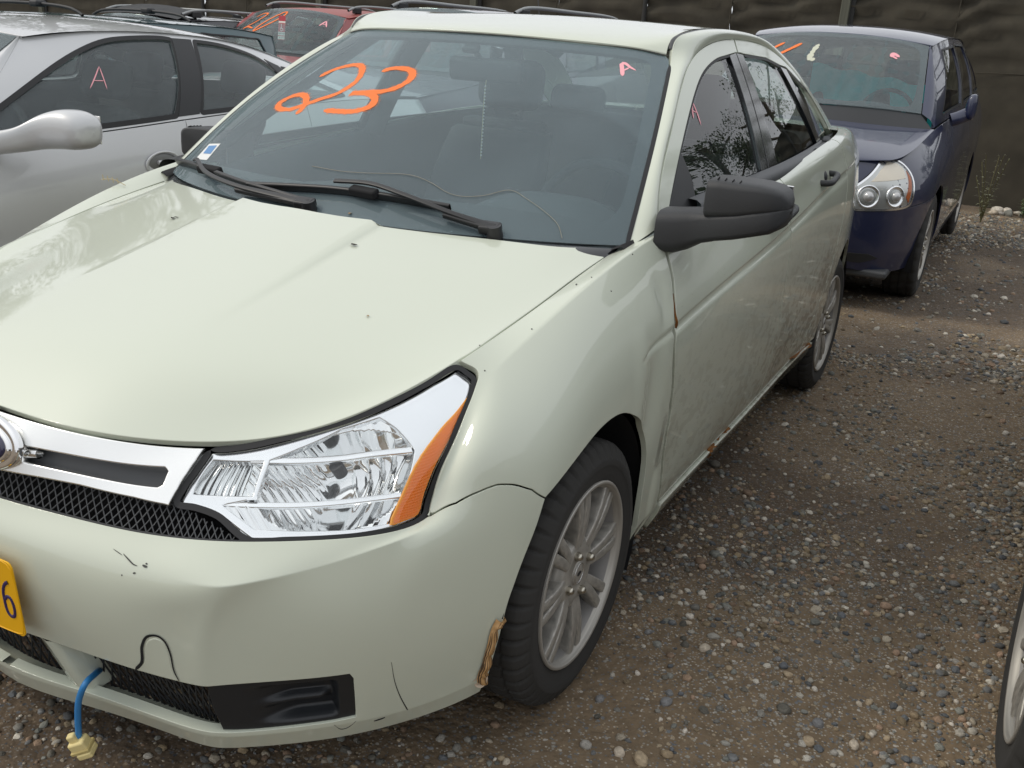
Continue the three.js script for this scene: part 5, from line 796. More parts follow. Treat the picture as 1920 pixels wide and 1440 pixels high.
// silver sedan on the far side of the green one
{
  const c = makeCar('silver_sedan', 'silver four-door sedan parked beside the green sedan, large painted mirror', 'car', null, {
    paint: M.silver, w: .925, wb: 2.8, tyreR: .32, rim: .215, sill: .2, doorF: -.42, doorB: -1.6, doorR: -2.42, cowlZ: -.3, noseS: 2, lean: .12, bumperV: 2, crown: .06, cowlBow: .22, glass: M.wsGlass,
    st: [[.98, 0, .66, 0], [.94, .4, .665, .36], [.76, .72, .69, .62], [.4, .88, .76, .74], [0, .91, .83, .78], [-.45, .92, .9, .82], [-1, .925, .935, .855], [-1.6, .925, .975, .865], [-2.2, .925, 1.01, .865], [-2.8, .92, 1.03, .84], [-3.3, .9, 1.02, .78], [-3.75, .8, 1.0, .66], [-3.98, .45, .98, .4], [-4.03, 0, .98, 0]],
    ws: [[0, .935, -.12], [.75, .91, -.42], [0, 1.325, -.93], [.575, 1.288, -1.03]],
    edge: [[.6, 1.283, -1.03], [.615, 1.318, -1.35], [.615, 1.325, -1.75], [.6, 1.295, -2.2], [.575, 1.215, -2.6], [.56, 1.1, -3.0]], beltAt: [-.5, -3.1], roofCrown: .04, bulge: .035,
windows: [[[.08, .05], [.7, .05], [1.4, .05], [1.98, .05], [2.03, .055], [2.04, .1], [2.07, .4], [2.08, .85], [2.075, .92], [2.02, .935], [1.6, .93], [1.1, .88], [.6, .68], [.25, .36]], [[2.32, .1], [2.33, .055], [2.38, .05], [2.9, .05], [3.6, .05], [3.66, .08], [3.6, .4], [3.36, .78], [2.9, .9], [2.45, .925], [2.39, .92], [2.37, .85]], [[3.8, .08], [4.2, .1], [4.45, .18], [4.1, .55], [3.68, .72], [3.74, .4]]],
    pillar: [[[2.06, .04], [2.3, .04], [2.34, .94], [2.08, .94]], [[3.68, .05], [3.76, .05], [3.62, .74], [3.42, .82]]], pillarMat: M.blackPlastic, trimW: .022, seatH: -.02, dusty: true,
  });
  place(c, -2.675, 0, .15, 0); parked.silver = c;
  for (const sd of [1, -1]) { const g = new THREE.Group(); g.name = 'side_mirror'; c.G.add(g); const sh = [[.83, .925, -.64, .044, .05], [.9, .935, -.68, .042, .05], [.96, .952, -.74, .047, .055], [1.0, .974, -.79, .06, .066], [1.05, .988, -.82, .069, .074], [1.1, .993, -.83, .071, .076], [1.14, .992, -.835, .067, .074], [1.17, .99, -.838, .056, .064], [1.187, .988, -.84, .04, .046], [1.195, .987, -.84, .02, .022], [1.197, .987, -.84, .001, .001]];
    const cv = curve3(sh.map((q) => [q[0], q[1], q[2]])), ch = curve3(sh.map((q) => [q[3], q[4], q[0]])), rows = []; for (let i = 0; i <= 40; i++) { const a = i / 40 * 10, p = cv(a), h = ch(a); rows.push(Array.from({ length: 29 }, (_, k) => { const t = k / 28 * Math.PI * 2, q = (v) => Math.sign(v) * Math.abs(v) ** .72; return [sd * p[0], p[1] + q(Math.sin(t)) * Math.max(.0005, h[0]), p[2] + q(Math.cos(t)) * Math.max(.0005, h[1])]; })); }
    obj('mirror_shell', sheet(rows, true), M.silver, g); obj('mirror_glass', box(.14, .1, .004, sd * 1.09, .992, -.905, .002), M.chrome, g); }
  // door handle in its oval cup, body lines low on the doors
  const hs = c.sOf(-1.42); for (const k of [0, 1]) { const s = k ? c.sOf(-2.28) : hs, p = c.S(s, 3.05); const g = mergeAll([moved(new THREE.TorusGeometry(.052, .005, 8, 40), 0, 0, 0).scale(1.75, 1, 1), box(.12, .02, .02, .02, .01, .008, .008)]); g.rotateY(Math.PI / 2); g.translate(p[0] + .002, p[1], p[2]); c.pair('door_handle', g, M.silver); const cup = moved(new THREE.SphereGeometry(1, 24, 12), 0, 0, 0); cup.scale(.012, .047, .086); cup.translate(p[0] - .006, p[1], p[2]); c.pair('handle_cup', cup, M.silverDark); }
  c.pair('door_strip', sheet(Array.from({ length: 40 }, (_, i) => { const s = c.sOf(-.2) + (c.sOf(-2.5) - c.sOf(-.2)) * i / 39, p = c.S(s, 2.05), q = c.S(s, 1.85), n = .02 * Math.sin(Math.min(1, i / 6) * Math.PI / 2); return [[p[0] - .002, p[1], p[2]], [p[0] + n, p[1] - .008, p[2]], [q[0] + n, q[1], q[2]], [q[0] - .004, q[1] - .012, q[2]]]; })), M.silver);
  setAll(obj('crayon_letter', [strokeOn(c.Gs, [[1.06, .44], [1.13, .66]], .005, -.006), strokeOn(c.Gs, [[1.13, .66], [1.25, .42]], .005, -.006), strokeOn(c.Gs, [[1.09, .52], [1.2, .51]], .004, -.006)], M.pink, c.G), { label: 'pink letter A on the side window' });
  setAll(obj('crayon_letter', [strokeOn(c.ws, [[1.2, 1.35], [1.5, 1.62]], .01, .003), strokeOn(c.ws, [[1.5, 1.62], [1.48, 1.4]], .01, .003), strokeOn(c.ws, [[1.35, 1.48], [1.5, 1.5]], .008, .003)], M.pink, c.G), { label: 'pink letter A on the windshield' });
}
// navy van behind the green sedan
{
  const c = makeCar('navy_van', 'dark navy blue van with teal blanket inside, parked behind the green sedan', 'van', null, {
    paint: M.navy, w: .91, wb: 2.7, tyreR: .335, rim: .225, sill: .24, doorF: -.52, doorB: -1.55, doorR: -2.5, cowlZ: -.2, noseS: 2, lean: .08, bumperV: 2.28, crown: .05, cowlBow: .2,
    st: [[.85, 0, .86, 0], [.82, .35, .86, .3], [.66, .7, .885, .55], [.36, .86, .945, .7], [0, .895, 1.0, .755], [-.45, .905, 1.06, .8], [-1.0, .91, 1.1, .84], [-1.6, .91, 1.12, .85], [-2.2, .91, 1.14, .85], [-2.8, .905, 1.16, .84], [-3.3, .88, 1.18, .8], [-3.62, .72, 1.18, .64], [-3.7, .4, 1.18, .36], [-3.72, 0, 1.18, 0]],
    ws: [[0, 1.135, -.02], [.675, 1.115, -.24], [0, 1.575, -.72], [.585, 1.53, -.82]],
    edge: [[.6, 1.52, -.8], [.64, 1.575, -1.2], [.65, 1.6, -1.9], [.645, 1.6, -2.5], [.63, 1.57, -3.0], [.61, 1.5, -3.4]], beltAt: [-.25, -3.6], roofCrown: .055, bulge: .03,
    windows: [box4(.3, .1, 1.5, .88, .42, .05), box4(1.72, .1, 2.95, .9, .03, 0), box4(3.15, .12, 4.5, .86, .05, -.25)], pillar: [box4(1.55, .06, 1.68, .92, .05, .04), box4(2.98, .06, 3.12, .9)], trimW: .016, seatMat: M.cloth, lining: M.tan,
  });
  place(c, .09, -.005, -4.95, .012, .008); parked.van = c;
  carMirror(c, .945, 1.17, -.5, .07, .17, .13, M.navy, [.84, 1.08, -.46]);
  // headlight on each front corner
  {
    const h = new THREE.Group(); h.name = 'headlight'; c.G.add(h); const put = (n, g, m) => obj(n, g, m, h), S = c.S;
    const L = spline2([[1.3, 2.36], [1.35, 2.32], [1.8, 2.3], [2.2, 2.3], [2.36, 2.34], [2.42, 2.42], [2.5, 2.9], [2.54, 3.4], [2.5, 3.72], [2.36, 3.95], [2.25, 3.97], [2.0, 3.75], [1.7, 3.4], [1.4, 3.0], [1.3, 2.85], [1.28, 2.6]], 3, true);
    put('lens', patch(offSkin(S, -.006), [L], { du: .1, dv: .1, lip: .012, inset: .008 }), M.lens); put('lamp_back', patch(offSkin(S, .0), [L], { du: .1, dv: .1, lip: .02, inset: .003 }), M.lampBack);
    put('lamp_rim', strokeOn(offSkin(S, -.006), [...L, L[0], L[1]], .012, 0, { n: 60, rough: 0 }), M.bezel);
    for (const [u, v, r] of [[1.62, 2.72, .058], [2.07, 2.68, .054]]) { const p = offSkin(S, -.002)(u, v), q = offSkin(S, -.05)(u, v), d = v3(q).sub(v3(p)).normalize(), g = lathe([[-.03, .0], [-.02, r * .5], [-.002, r * .8], [.003, r * .98], [.004, r * 1.1], [0, r * 1.16], [-.006, r * 1.17]], 28); g.applyQuaternion(new THREE.Quaternion().setFromUnitVectors(new THREE.Vector3(1, 0, 0), d)); g.translate(p[0], p[1], p[2]); put('reflector_ring', g, M.bezel); const b = moved(new THREE.SphereGeometry(r * .55, 16, 10), p[0], p[1], p[2]); put('projector', b, M.projector); }
    put('side_marker', patch(offSkin(S, -.003), [[[2.36, 2.42], [2.44, 2.8], [2.5, 3.2], [2.49, 3.42], [2.42, 3.1], [2.3, 2.6]]], { du: .05, dv: .08, lip: .004 }), M.amberDark);
    put('turn_lamp', patch(offSkin(S, -.002), [[[1.7, 3.22], [2.38, 3.2], [2.46, 3.5], [2.42, 3.72], [2.26, 3.84], [2.0, 3.62]]], { du: .06, dv: .08, lip: .004 }), M.turnLens);
    mirrorGroup(h, c.G);
  }
  obj('lower_grille', mergeAll([1, -1].map((k) => { const g = patch(offSkin(c.S, -.002), [[[0, .45], [1, .45], [1.7, .45], [2.0, .75], [1.8, .95], [1, .98], [0, .98]]], { du: .15, dv: .1, lip: .01, keep: (q) => q[0] < 1e-6 }); return k > 0 ? g : mirrorX(g); })), M.blackPlastic, c.G);
  obj('grille', mergeAll([1, -1].map((k) => { const g = patch(offSkin(c.S, -.003), [[[0, 2.34], [1.15, 2.34], [1.22, 2.7], [1.2, 3.3], [0, 3.4]]], { du: .15, dv: .15, lip: .01, keep: (q) => q[0] < 1e-6 }); return k > 0 ? g : mirrorX(g); })), M.blackPlastic, c.G);
  obj('hood_edge', mergeAll([1, -1].map((k) => { const g = patch(c.S, [[[0, 3.42], [1.22, 3.32], [1.28, 2.95], [1.4, 3.05], [1.7, 3.44], [2.0, 3.79], [2.24, 4], [1.6, 4], [1, 4], [0, 4]]], { du: .12, dv: .12, lip: .012, inset: .004, keep: (q) => q[0] < 1e-6 }); return k > 0 ? g : mirrorX(g); })), M.navy, c.G);
  obj('skid_plate', box(1.5, .05, .3, 0, .235, .55, .02), M.greyTrim, c.G);
  // teal blanket hung behind the front seats, paper tag, paint marks, dirt splash on the hood
  const bl = []; for (let i = 0; i <= 12; i++) bl.push(Array.from({ length: 21 }, (_, j) => { const a = j / 20; return [-.25 + a * .95, 1.36 - .12 * a - .42 * i / 12 + .012 * Math.sin(a * 23), -1.25 + .03 * Math.sin(a * 17 + i * .4) - .05 * i / 12]; })); obj('blanket', sheet(bl), M.tealCloth, c.G);
  const on = (p) => [p[0], p[1]];
  setAll(obj('sprayed_number', [strokeOn(c.ws, [[-1.02, 1.62], [-1.2, 1.45], [-1.28, 1.28], [-1.05, 1.2], [-.82, 1.38], [-.62, 1.6]], .03, .003, { n: 40 }), strokeOn(c.ws, [[-1.28, 1.28], [-1.2, 1.12]], .03, .003)], M.orange, c.G), { label: 'orange number sprayed on the van windshield' });
  setAll(obj('paper_tag', mergeAll([strokeOn(c.ws, [[-.28, 1.6], [-.32, 1.3], [-.3, 1.12], [-.2, 1.1]], .036, .002, { n: 30, rough: .9 })]), M.whitePaper, c.G), {});
  obj('crayon_letter', [strokeOn(c.ws, [[1.18, 1.38], [1.22, 1.5], [1.36, 1.42]], .03, .003), strokeOn(c.ws, [[1.2, 1.42], [1.32, 1.36]], .02, .003)], M.pink, c.G);
}
// red sport utility behind the silver sedan
{
  const mk = (name, label, P, x, z, o = {}) => {
    const h = o.h ?? 1.56, b = h - .48, c = makeCar(name, label, o.cat ?? 'suv', null, {
      paint: P, w: .9, wb: 2.65, tyreR: .34, rim: .22, sill: .3, doorF: -.5, doorB: -1.5, doorR: -2.35, cowlZ: -.3, noseS: 2, lean: .05, bumperV: 1.7, crown: .04, cowlBow: .14,
      st: [[.8, 0, b - .15, 0], [.78, .4, b - .15, .38], [.66, .74, b - .13, .64], [.36, .87, b - .08, .74], [0, .89, b - .05, .77], [-.45, .9, b, .8], [-1, .9, b, .82], [-1.6, .9, b + .01, .83], [-2.2, .9, b + .02, .83], [-2.8, .9, b + .03, .82], [-3.2, .88, b + .03, .79], [-3.5, .74, b + .03, .66], [-3.6, .4, b + .03, .36], [-3.62, 0, b + .03, 0]],
      ws: [[0, b + .02, -.2], [.74, b, -.4], [0, h - .03, -.8], [.62, h - .09, -.9]],
      edge: [[.64, h - .1, -.86], [.665, h - .05, -1.3], [.67, h - .04, -1.9], [.67, h - .04, -2.5], [.66, h - .06, -3.0], [.64, h - .1, -3.4]], beltAt: [-.42, -3.55], roofCrown: o.crown ?? .045, bulge: .015,
      windows: [box4(.25, .1, 1.35, .85, .3, .05), box4(1.6, .1, 2.6, .86, .03, 0), box4(2.85, .1, 4.6, .84, .05, -.2)], trimW: .014, ...o.sp,
    }); place(c, x, o.y ?? 0, z, o.yaw ?? 0); parked[name] = c; return c;
  };
  const rails = (c, y, m, legs = [-1.15, -2.0, -2.95]) => { for (const s of [1, -1]) { const g = new THREE.Group(); g.name = 'roof_rail'; c.G.add(g); obj('rail_bar', tube([[s * .56, y - .03, -1.0], [s * .56, y + .01, -1.15], [s * .56, y + .025, -2], [s * .56, y + .01, -2.95], [s * .56, y - .03, -3.1]], .014, 30, 8), m, g); for (const z of legs) obj('rail_foot', box(.04, .06, .13, s * .56, y - .025, z, .012), M.blackPlastic, g); } };
  const red = mk('red_sport_utility', 'red sport utility with orange 20 on its windshield and a roof rack', M.red, -5.83, -6.15, { sp: { roofPaint: M.redRoof } });
  rails(red, 1.575, M.satin);
  setAll(obj('sprayed_number', [strokeOn(red.ws, [[-1.25, 1.52], [-1.02, 1.7], [-.78, 1.66], [-.95, 1.2], [-1.25, .9], [-1.1, .98], [-.75, .9]], .022, .003, { n: 50 }), strokeOn(red.ws, [[-.28, 1.72], [-.1, 1.78], [-.06, 1.6], [-.4, 1.0], [-.62, .78], [-.6, 1.0], [-.35, 1.55], [-.2, 1.72]], .022, .003, { n: 50 })], M.orange, red.G), { label: 'orange number 20 sprayed on the windshield' });
  obj('crayon_letter', [strokeOn(red.ws, [[1.3, 1.3], [1.42, 1.6]], .016, .003), strokeOn(red.ws, [[1.42, 1.6], [1.56, 1.3]], .016, .003), strokeOn(red.ws, [[1.36, 1.42], [1.5, 1.42]], .01, .003)], M.pink, red.G);
  // parking placard hanging in its windshield
  const pl = new THREE.Group(); pl.name = 'parking_placard'; red.G.add(pl); const pc = red.ws(.12, 1.1);
  const tagT = (() => { const cv = document.createElement('canvas'); cv.width = 64; cv.height = 160; const x = cv.getContext('2d'); x.fillStyle = '#b8404a'; x.fillRect(0, 0, 64, 160); x.fillStyle = '#e8e4da'; x.fillRect(0, 36, 64, 12); x.fillRect(0, 108, 64, 22); x.fillRect(0, 136, 64, 20); x.strokeStyle = '#f4f0ea'; x.lineWidth = 4; x.beginPath(); x.arc(30, 90, 11, .2, 4.6); x.moveTo(28, 62); x.lineTo(30, 84); x.lineTo(42, 84); x.lineTo(48, 98); x.stroke(); x.beginPath(); x.arc(28, 57, 3.4, 0, 7); x.fillStyle = '#f4f0ea'; x.fill(); x.fillStyle = '#555'; for (let i = 0; i < 8; i++) { x.fillRect(6 + i * 7, 112, 4, 12); if (i % 3) x.fillRect(6 + i * 7, 140, 4, 10); } const t = new THREE.CanvasTexture(cv); t.colorSpace = THREE.SRGBColorSpace; return t; })();
  const tg = new THREE.BoxGeometry(.09, .24, .0015); tg.rotateX(-.1); tg.translate(pc[0], pc[1] - .02, pc[2] - .03); obj('placard_sheet', tg, std(lin(1, 1, 1), .5, 0, { map: tagT }), pl);
  // dark wagon with a black wind fairing on its roof
  const dk = mk('dark_wagon', 'dark wagon with a black roof fairing in front of its silver roof rails', M.darkCar, -7.2, -5.15, { h: 1.4, crown: .035, cat: 'car' });
  rails(dk, 1.425, M.satin, [-1.2, -2.2, -3.0]);
  const fg = []; for (let i = 0; i <= 8; i++) fg.push(Array.from({ length: 25 }, (_, j) => { const a = j / 12 - 1, t = i / 8; return [a * (.62 - .06 * t), 1.345 + .035 * (1 - a * a) + .1 * t - .02 * Math.abs(a) ** 3 * t + (Math.abs(Math.abs(a) - .45) < .1 && t > .5 && t < .75 ? -.012 : 0), -.88 - .3 * t]; })); fg.push(fg[8].map((p) => [p[0], p[1] - .07, p[2] - .03]));
  obj('roof_fairing', sheet(fg), M.blackPlastic, dk.G);
  for (const z of [-1.35, -2.6]) obj('roof_bar', box(1.15, .025, .06, 0, 1.45, z, .01), M.satin, dk.G);
  // teal wagon at the left end
  const tl = mk('teal_wagon', 'blue-green wagon at the left end of the row, roof bars on top', M.teal, -5.75, -2.4, { h: 1.36, crown: .03, cat: 'car' });
  for (const z of [-1.3, -2.4]) { obj('roof_bar', tube([[-.6, 1.345, z], [-.5, 1.385, z], [0, 1.41, z], [.5, 1.385, z], [.6, 1.345, z]], .012, 20, 8), M.blackPlastic, tl.G); obj('bar_clamp', box(.1, .05, .1, .1, 1.41, z, .02), M.blackPlastic, tl.G); }
  // plum utility hidden behind the green sedan's roof
  const pm = mk('plum_sport_utility', 'dark plum utility hidden behind the green sedan roof, only its rail shows', M.plum, -2.76, -4.15, { h: 1.6, crown: .035 });
  rails(pm, 1.6, M.satin, [-1.15, -2.95]);
  obj('antenna', cyl(.004, .005, .75, -.35, 1.85, -3.1, .35), std(lin(.12, .12, .12), .95), pm.G);
  // grey hatchback on the right: only a front wheel reaches into the picture
  const gy = mk('grey_hatchback', 'grey car at the right edge, only the wheel facing the camera aisle shows', M.grey, 2.584, -.27, { h: 1.45, cat: 'car', yaw: -.01, sp: { tyreR: .31, rim: .21, spokes: 7, pairs: .1 } });
  { const w = gy.G.children.filter((q) => q.name === 'wheel')[1]; w.rotation.y = Math.PI + .052; }
}
// ---------- fence hung with dark fabric, weeds, shrubs and trees ----------
{
  M.fabric = std(lin(.066, .059, .049), .92, 0, { bumpMap: dataTex(128, (u, v, i, j) => { const q = ((i + j) % 2) * .5 + hash2(i, j, 3) * .5; return [q, q, q]; }), bumpScale: .0006, map: dataTex(256, (u, v) => { const q = .8 + .35 * fbm(u * 6, v * 6, 81, 5, 6); return [q * .93, q * .92, q * .86]; }, true) });
  M.post = std(lin(.13, .135, .12), .85, 0, { map: M.fabric.map }); M.postDark = std(lin(.03, .03, .028), .8);
  const fence = (name, label, x0, z0, x1, z1, posts, h, top) => {
    const G = thing(name, label, 'fence'), L = Math.hypot(x1 - x0, z1 - z0), ux = (x1 - x0) / L, uz = (z1 - z0) / L, nx = -uz, nz = ux;
    const at = (t, y, d) => { const x = x0 + ux * t + nx * d, z = z0 + uz * t + nz * d; return [x, y + groundY(x, z), z]; };
    const P = [0, ...posts.map((q) => q[0]), L];
    for (let i = 0; i < P.length - 1; i++) { // one stretch of fabric between posts
      const a = P[i], b = P[i + 1], w = b - a; if (w < .05) continue; const nc = Math.max(10, Math.min(70, Math.round(w * 14))), rows = [];
      for (let j = 0; j <= 26; j++) { const y = -.03 + (h + .03) * j / 26; rows.push(Array.from({ length: nc + 1 }, (_, k) => { const t = a + w * k / nc, e = Math.sin(k / nc * Math.PI), q = y / h; let d = .025 * (fbm(t * .9 + 5, y * .7, 101 + i, 3) - .5) + .01 * e; const swag = Math.max(0, q - .52) / .48; d += swag * .1 * Math.sin((y - .16 * e * w * .5) * 26 + 1.5 * fbm(t * 1.6, y * 2, 111 + i, 2) * 5) * (.35 + .65 * fbm(t * 1.3, y * .8, 121, 2)); d += .012 * Math.sin(t * 3.1 + y * 2.3 + 4 * fbm(t, y, 131, 2)); return at(t, y, d); })); }
      const g = sheet(rows); { const uv = g.attributes.uv; for (let k = 0; k < uv.count; k++) uv.setXY(k, (a + uv.getX(k) * w) * .8, uv.getY(k) * h * .8); }
      obj('fabric_panel', g, M.fabric, G);
    }
    for (const [t, kind] of posts) {
      const p = at(t, h / 2 - .05, kind ? .05 : .035);
      if (kind === 1) { obj('post', moved(new RoundedBoxGeometry(.1, h + .3, .1, 2, .008), p[0], p[1], p[2], 0, Math.atan2(ux, uz)), M.post, G); const q = at(t + .075, h / 2 - .05, .03); obj('post_gap', box(.06, h + .3, .03, q[0], q[1], q[2], .004), M.postDark, G); }
      else if (kind === 2) obj('post', cyl(.03, .03, h + .3, p[0], p[1], p[2]), M.postDark, G);
      else obj('seam_cord', cyl(.007, .007, h + .1, p[0], p[1], p[2]), M.fabric, G);
    }
    for (const y of [h * .62]) { const pts = []; for (let i = 0; i <= 60; i++) { const t = L * i / 60; pts.push(at(t, y + .015 * Math.sin(i * 1.7), .035)); } obj('wire', tube(pts, .004, 200, 5), M.fabric, G); }
  };
  fence('fabric_fence', 'tall fence hung with dark brown-green fabric behind all the cars', -30, -11.62, 8.6, -10.96, [[3, 2], [6, 0], [9, 2], [12, 0], [14.5, 1], [17.2, 0], [18.6, 2], [19.55, 0], [21.1, 1], [22.6, 0], [23.9, 1], [25.2, 0], [26.5, 2], [27.65, 0], [29.05, 1], [30.3, 0], [32.2, 2], [34.4, 0]], 2.4);
  fence('fabric_fence', 'fence with dark fabric beyond the lane, mirrored in the green sedan windows', 8.6, -11.0, 8.8, 9, [[3, 2], [6, 1], [9, 2], [12, 1], [15, 2], [18, 1]], 1.6);
}
M.bark = std(lin(.07, .055, .04), .95);
const leafMat = (r, g, b) => phys({ color: lin(r, g, b), roughness: .7, transmission: .35, thickness: 0 });
// leaves scattered in clumps through a crown, on a trunk with limbs
function makeTree(name, label, category, x, z, h, rad, o = {}) {
  const G = thing(name, label, category, o.group), r = rngOf(o.seed || 1), y0 = groundY(x, z); G.position.set(x, y0, z);
  const trunk = [], base = h * (o.bare ?? .3), limbs = o.limbs ?? 9, tips = [];
  const stem = tube([[0, -.1, 0], [.05 * h * (r() - .5), h * .3, .05 * h * (r() - .5)], [.08 * h * (r() - .5), h * .65, .08 * h * (r() - .5)], [0, h * .92, 0]], h * .02, 16, 8);
  for (let i = 0; i < limbs; i++) { const a = i * 2.4 + r(), t = base / h + (.95 - base / h) * (i + .5) / limbs, l = rad * (.7 + .5 * r()) * Math.sin(Math.min(1, (1.12 - t) * 1.7) * Math.PI / 2), p = [Math.cos(a) * l, t * h + l * .35 * r(), Math.sin(a) * l]; tips.push(p, [p[0] * .6, p[1] - .1 * l, p[2] * .6]); trunk.push(tube([[0, t * h * .92, 0], [p[0] * .5, t * h + .05 * l, p[2] * .5], p], h * .007, 8, 5)); }
  obj('trunk', [stem, ...trunk], M.bark, G);
  const lg = new THREE.BufferGeometry(); lg.setAttribute('position', new THREE.Float32BufferAttribute([0, 0, 0, .3, .5, .06, 0, 1, 0, -.3, .5, .06], 3)); lg.setAttribute('uv', new THREE.Float32BufferAttribute([0, 0, 1, .5, 0, 1, 0, .5], 2)); lg.setIndex([0, 1, 2, 0, 2, 3]); lg.computeVertexNormals();
  const n = o.leaves ?? 5000, im = new THREE.InstancedMesh(lg, o.mat || M.leaf, n), t = new THREE.Object3D(), c = new THREE.Color(), cl = [];
  for (let i = 0; i < (o.clumps ?? 60); i++) { const q = tips[Math.floor(r() * tips.length)], s = rad * (.16 + .2 * r()); cl.push([q[0] + (r() - .5) * rad * .55, q[1] + (r() - .5) * rad * .5, q[2] + (r() - .5) * rad * .55, s]); }
  for (let i = 0; i < n; i++) { const q = cl[Math.floor(r() * cl.length)], a = r() * 6.28, b = Math.acos(2 * r() - 1), d = q[3] * Math.cbrt(r()); t.position.set(q[0] + d * Math.sin(b) * Math.cos(a), q[1] + d * Math.cos(b) * .8, q[2] + d * Math.sin(b) * Math.sin(a)); t.rotation.set(r() * 6.3, r() * 6.3, r() * 6.3); t.scale.setScalar((o.leaf ?? .09) * (.6 + .8 * r())); t.updateMatrix(); im.setMatrixAt(i, t.matrix); const k = .7 + .6 * r(); im.setColorAt(i, c.setRGB(k, k, k * .9)); }
  im.name = 'crown'; im.castShadow = im.receiveShadow = true; im.userData.kind = 'stuff'; G.add(im); return G;
}
M.leaf = leafMat(.055, .085, .028); M.leafPale = leafMat(.13, .14, .045);
makeTree('leafy_shrub', 'leafy shrub by the back fence, mirrored in the front side window of the green sedan', 'shrub', 4.35, -10.0, 3.75, 1.25, { seed: 5, bare: .04, leaves: 11000, clumps: 110, leaf: .06, limbs: 14 });
makeTree('leafy_shrub', 'wide shrub at the corner of the two fences', 'shrub', 3.4, -10.5, 3.0, .75, { seed: 6, bare: .05, leaves: 8000, clumps: 80, leaf: .06, limbs: 14 });
makeTree('leafy_tree', 'thin tree behind the back fence, branches mirrored in the rear side window', 'tree', 2.3, -12.3, 4.6, 1.5, { seed: 7, leaves: 2200, clumps: 30, limbs: 14, leaf: .06 });
makeTree('tall_tree', 'tall tree beyond the row, mirrored on the far edge of the hood', 'tree', -19, -14.5, 9.5, 4.2, { seed: 8, leaves: 9000, clumps: 90, leaf: .22 });
makeTree('tall_tree', 'broad tree beyond the left end of the row', 'tree', -26, -9, 9, 4.5, { seed: 9, leaves: 9000, clumps: 90, leaf: .22 });
// weeds at the foot of the fence
function makeWeed(label, x, z, h, seed, mat) {
  const G = thing('tall_weed', label, 'weed'), r = rngOf(seed); G.position.set(x, groundY(x, z), z);
  for (let k = 0; k < 7; k++) { const a = r() * 6.3, l = h * (.5 + .5 * r()), b = .12 + .22 * r(), P = [[0, 0, 0], [Math.cos(a) * l * b * .4, l * .5, Math.sin(a) * l * b * .4], [Math.cos(a) * l * b, l, Math.sin(a) * l * b]]; obj('stem', tube(P, .004, 8, 5), M.stem, G); const c = new THREE.CatmullRomCurve3(P.map(v3)); for (let i = 0; i < 11; i++) { const q = c.getPoint(.15 + .85 * i / 10), w = .04 * (1.3 - i / 12), an = r() * 6.3, g = sheet([[[0, 0, 0], [0, 0, 0]], [[w * .8, .01, -w * .22], [w * .8, .01, w * .22]], [[w * 2, -.01, 0], [w * 2, -.012, .001]]]); g.rotateZ(.5 * r()); g.rotateY(an); g.translate(q.x, q.y, q.z); obj('leaf', g, mat, G); } }
}
M.stem = std(lin(.12, .11, .05), .9);
makeWeed('tall yellow-green weed between the van and the fence', 1.05, -9.6, .72, 3, M.leafPale); makeWeed('small green weed on the stones at the right edge of the fence', 1.42, -10.55, .24, 4, leafMat(.07, .14, .03));
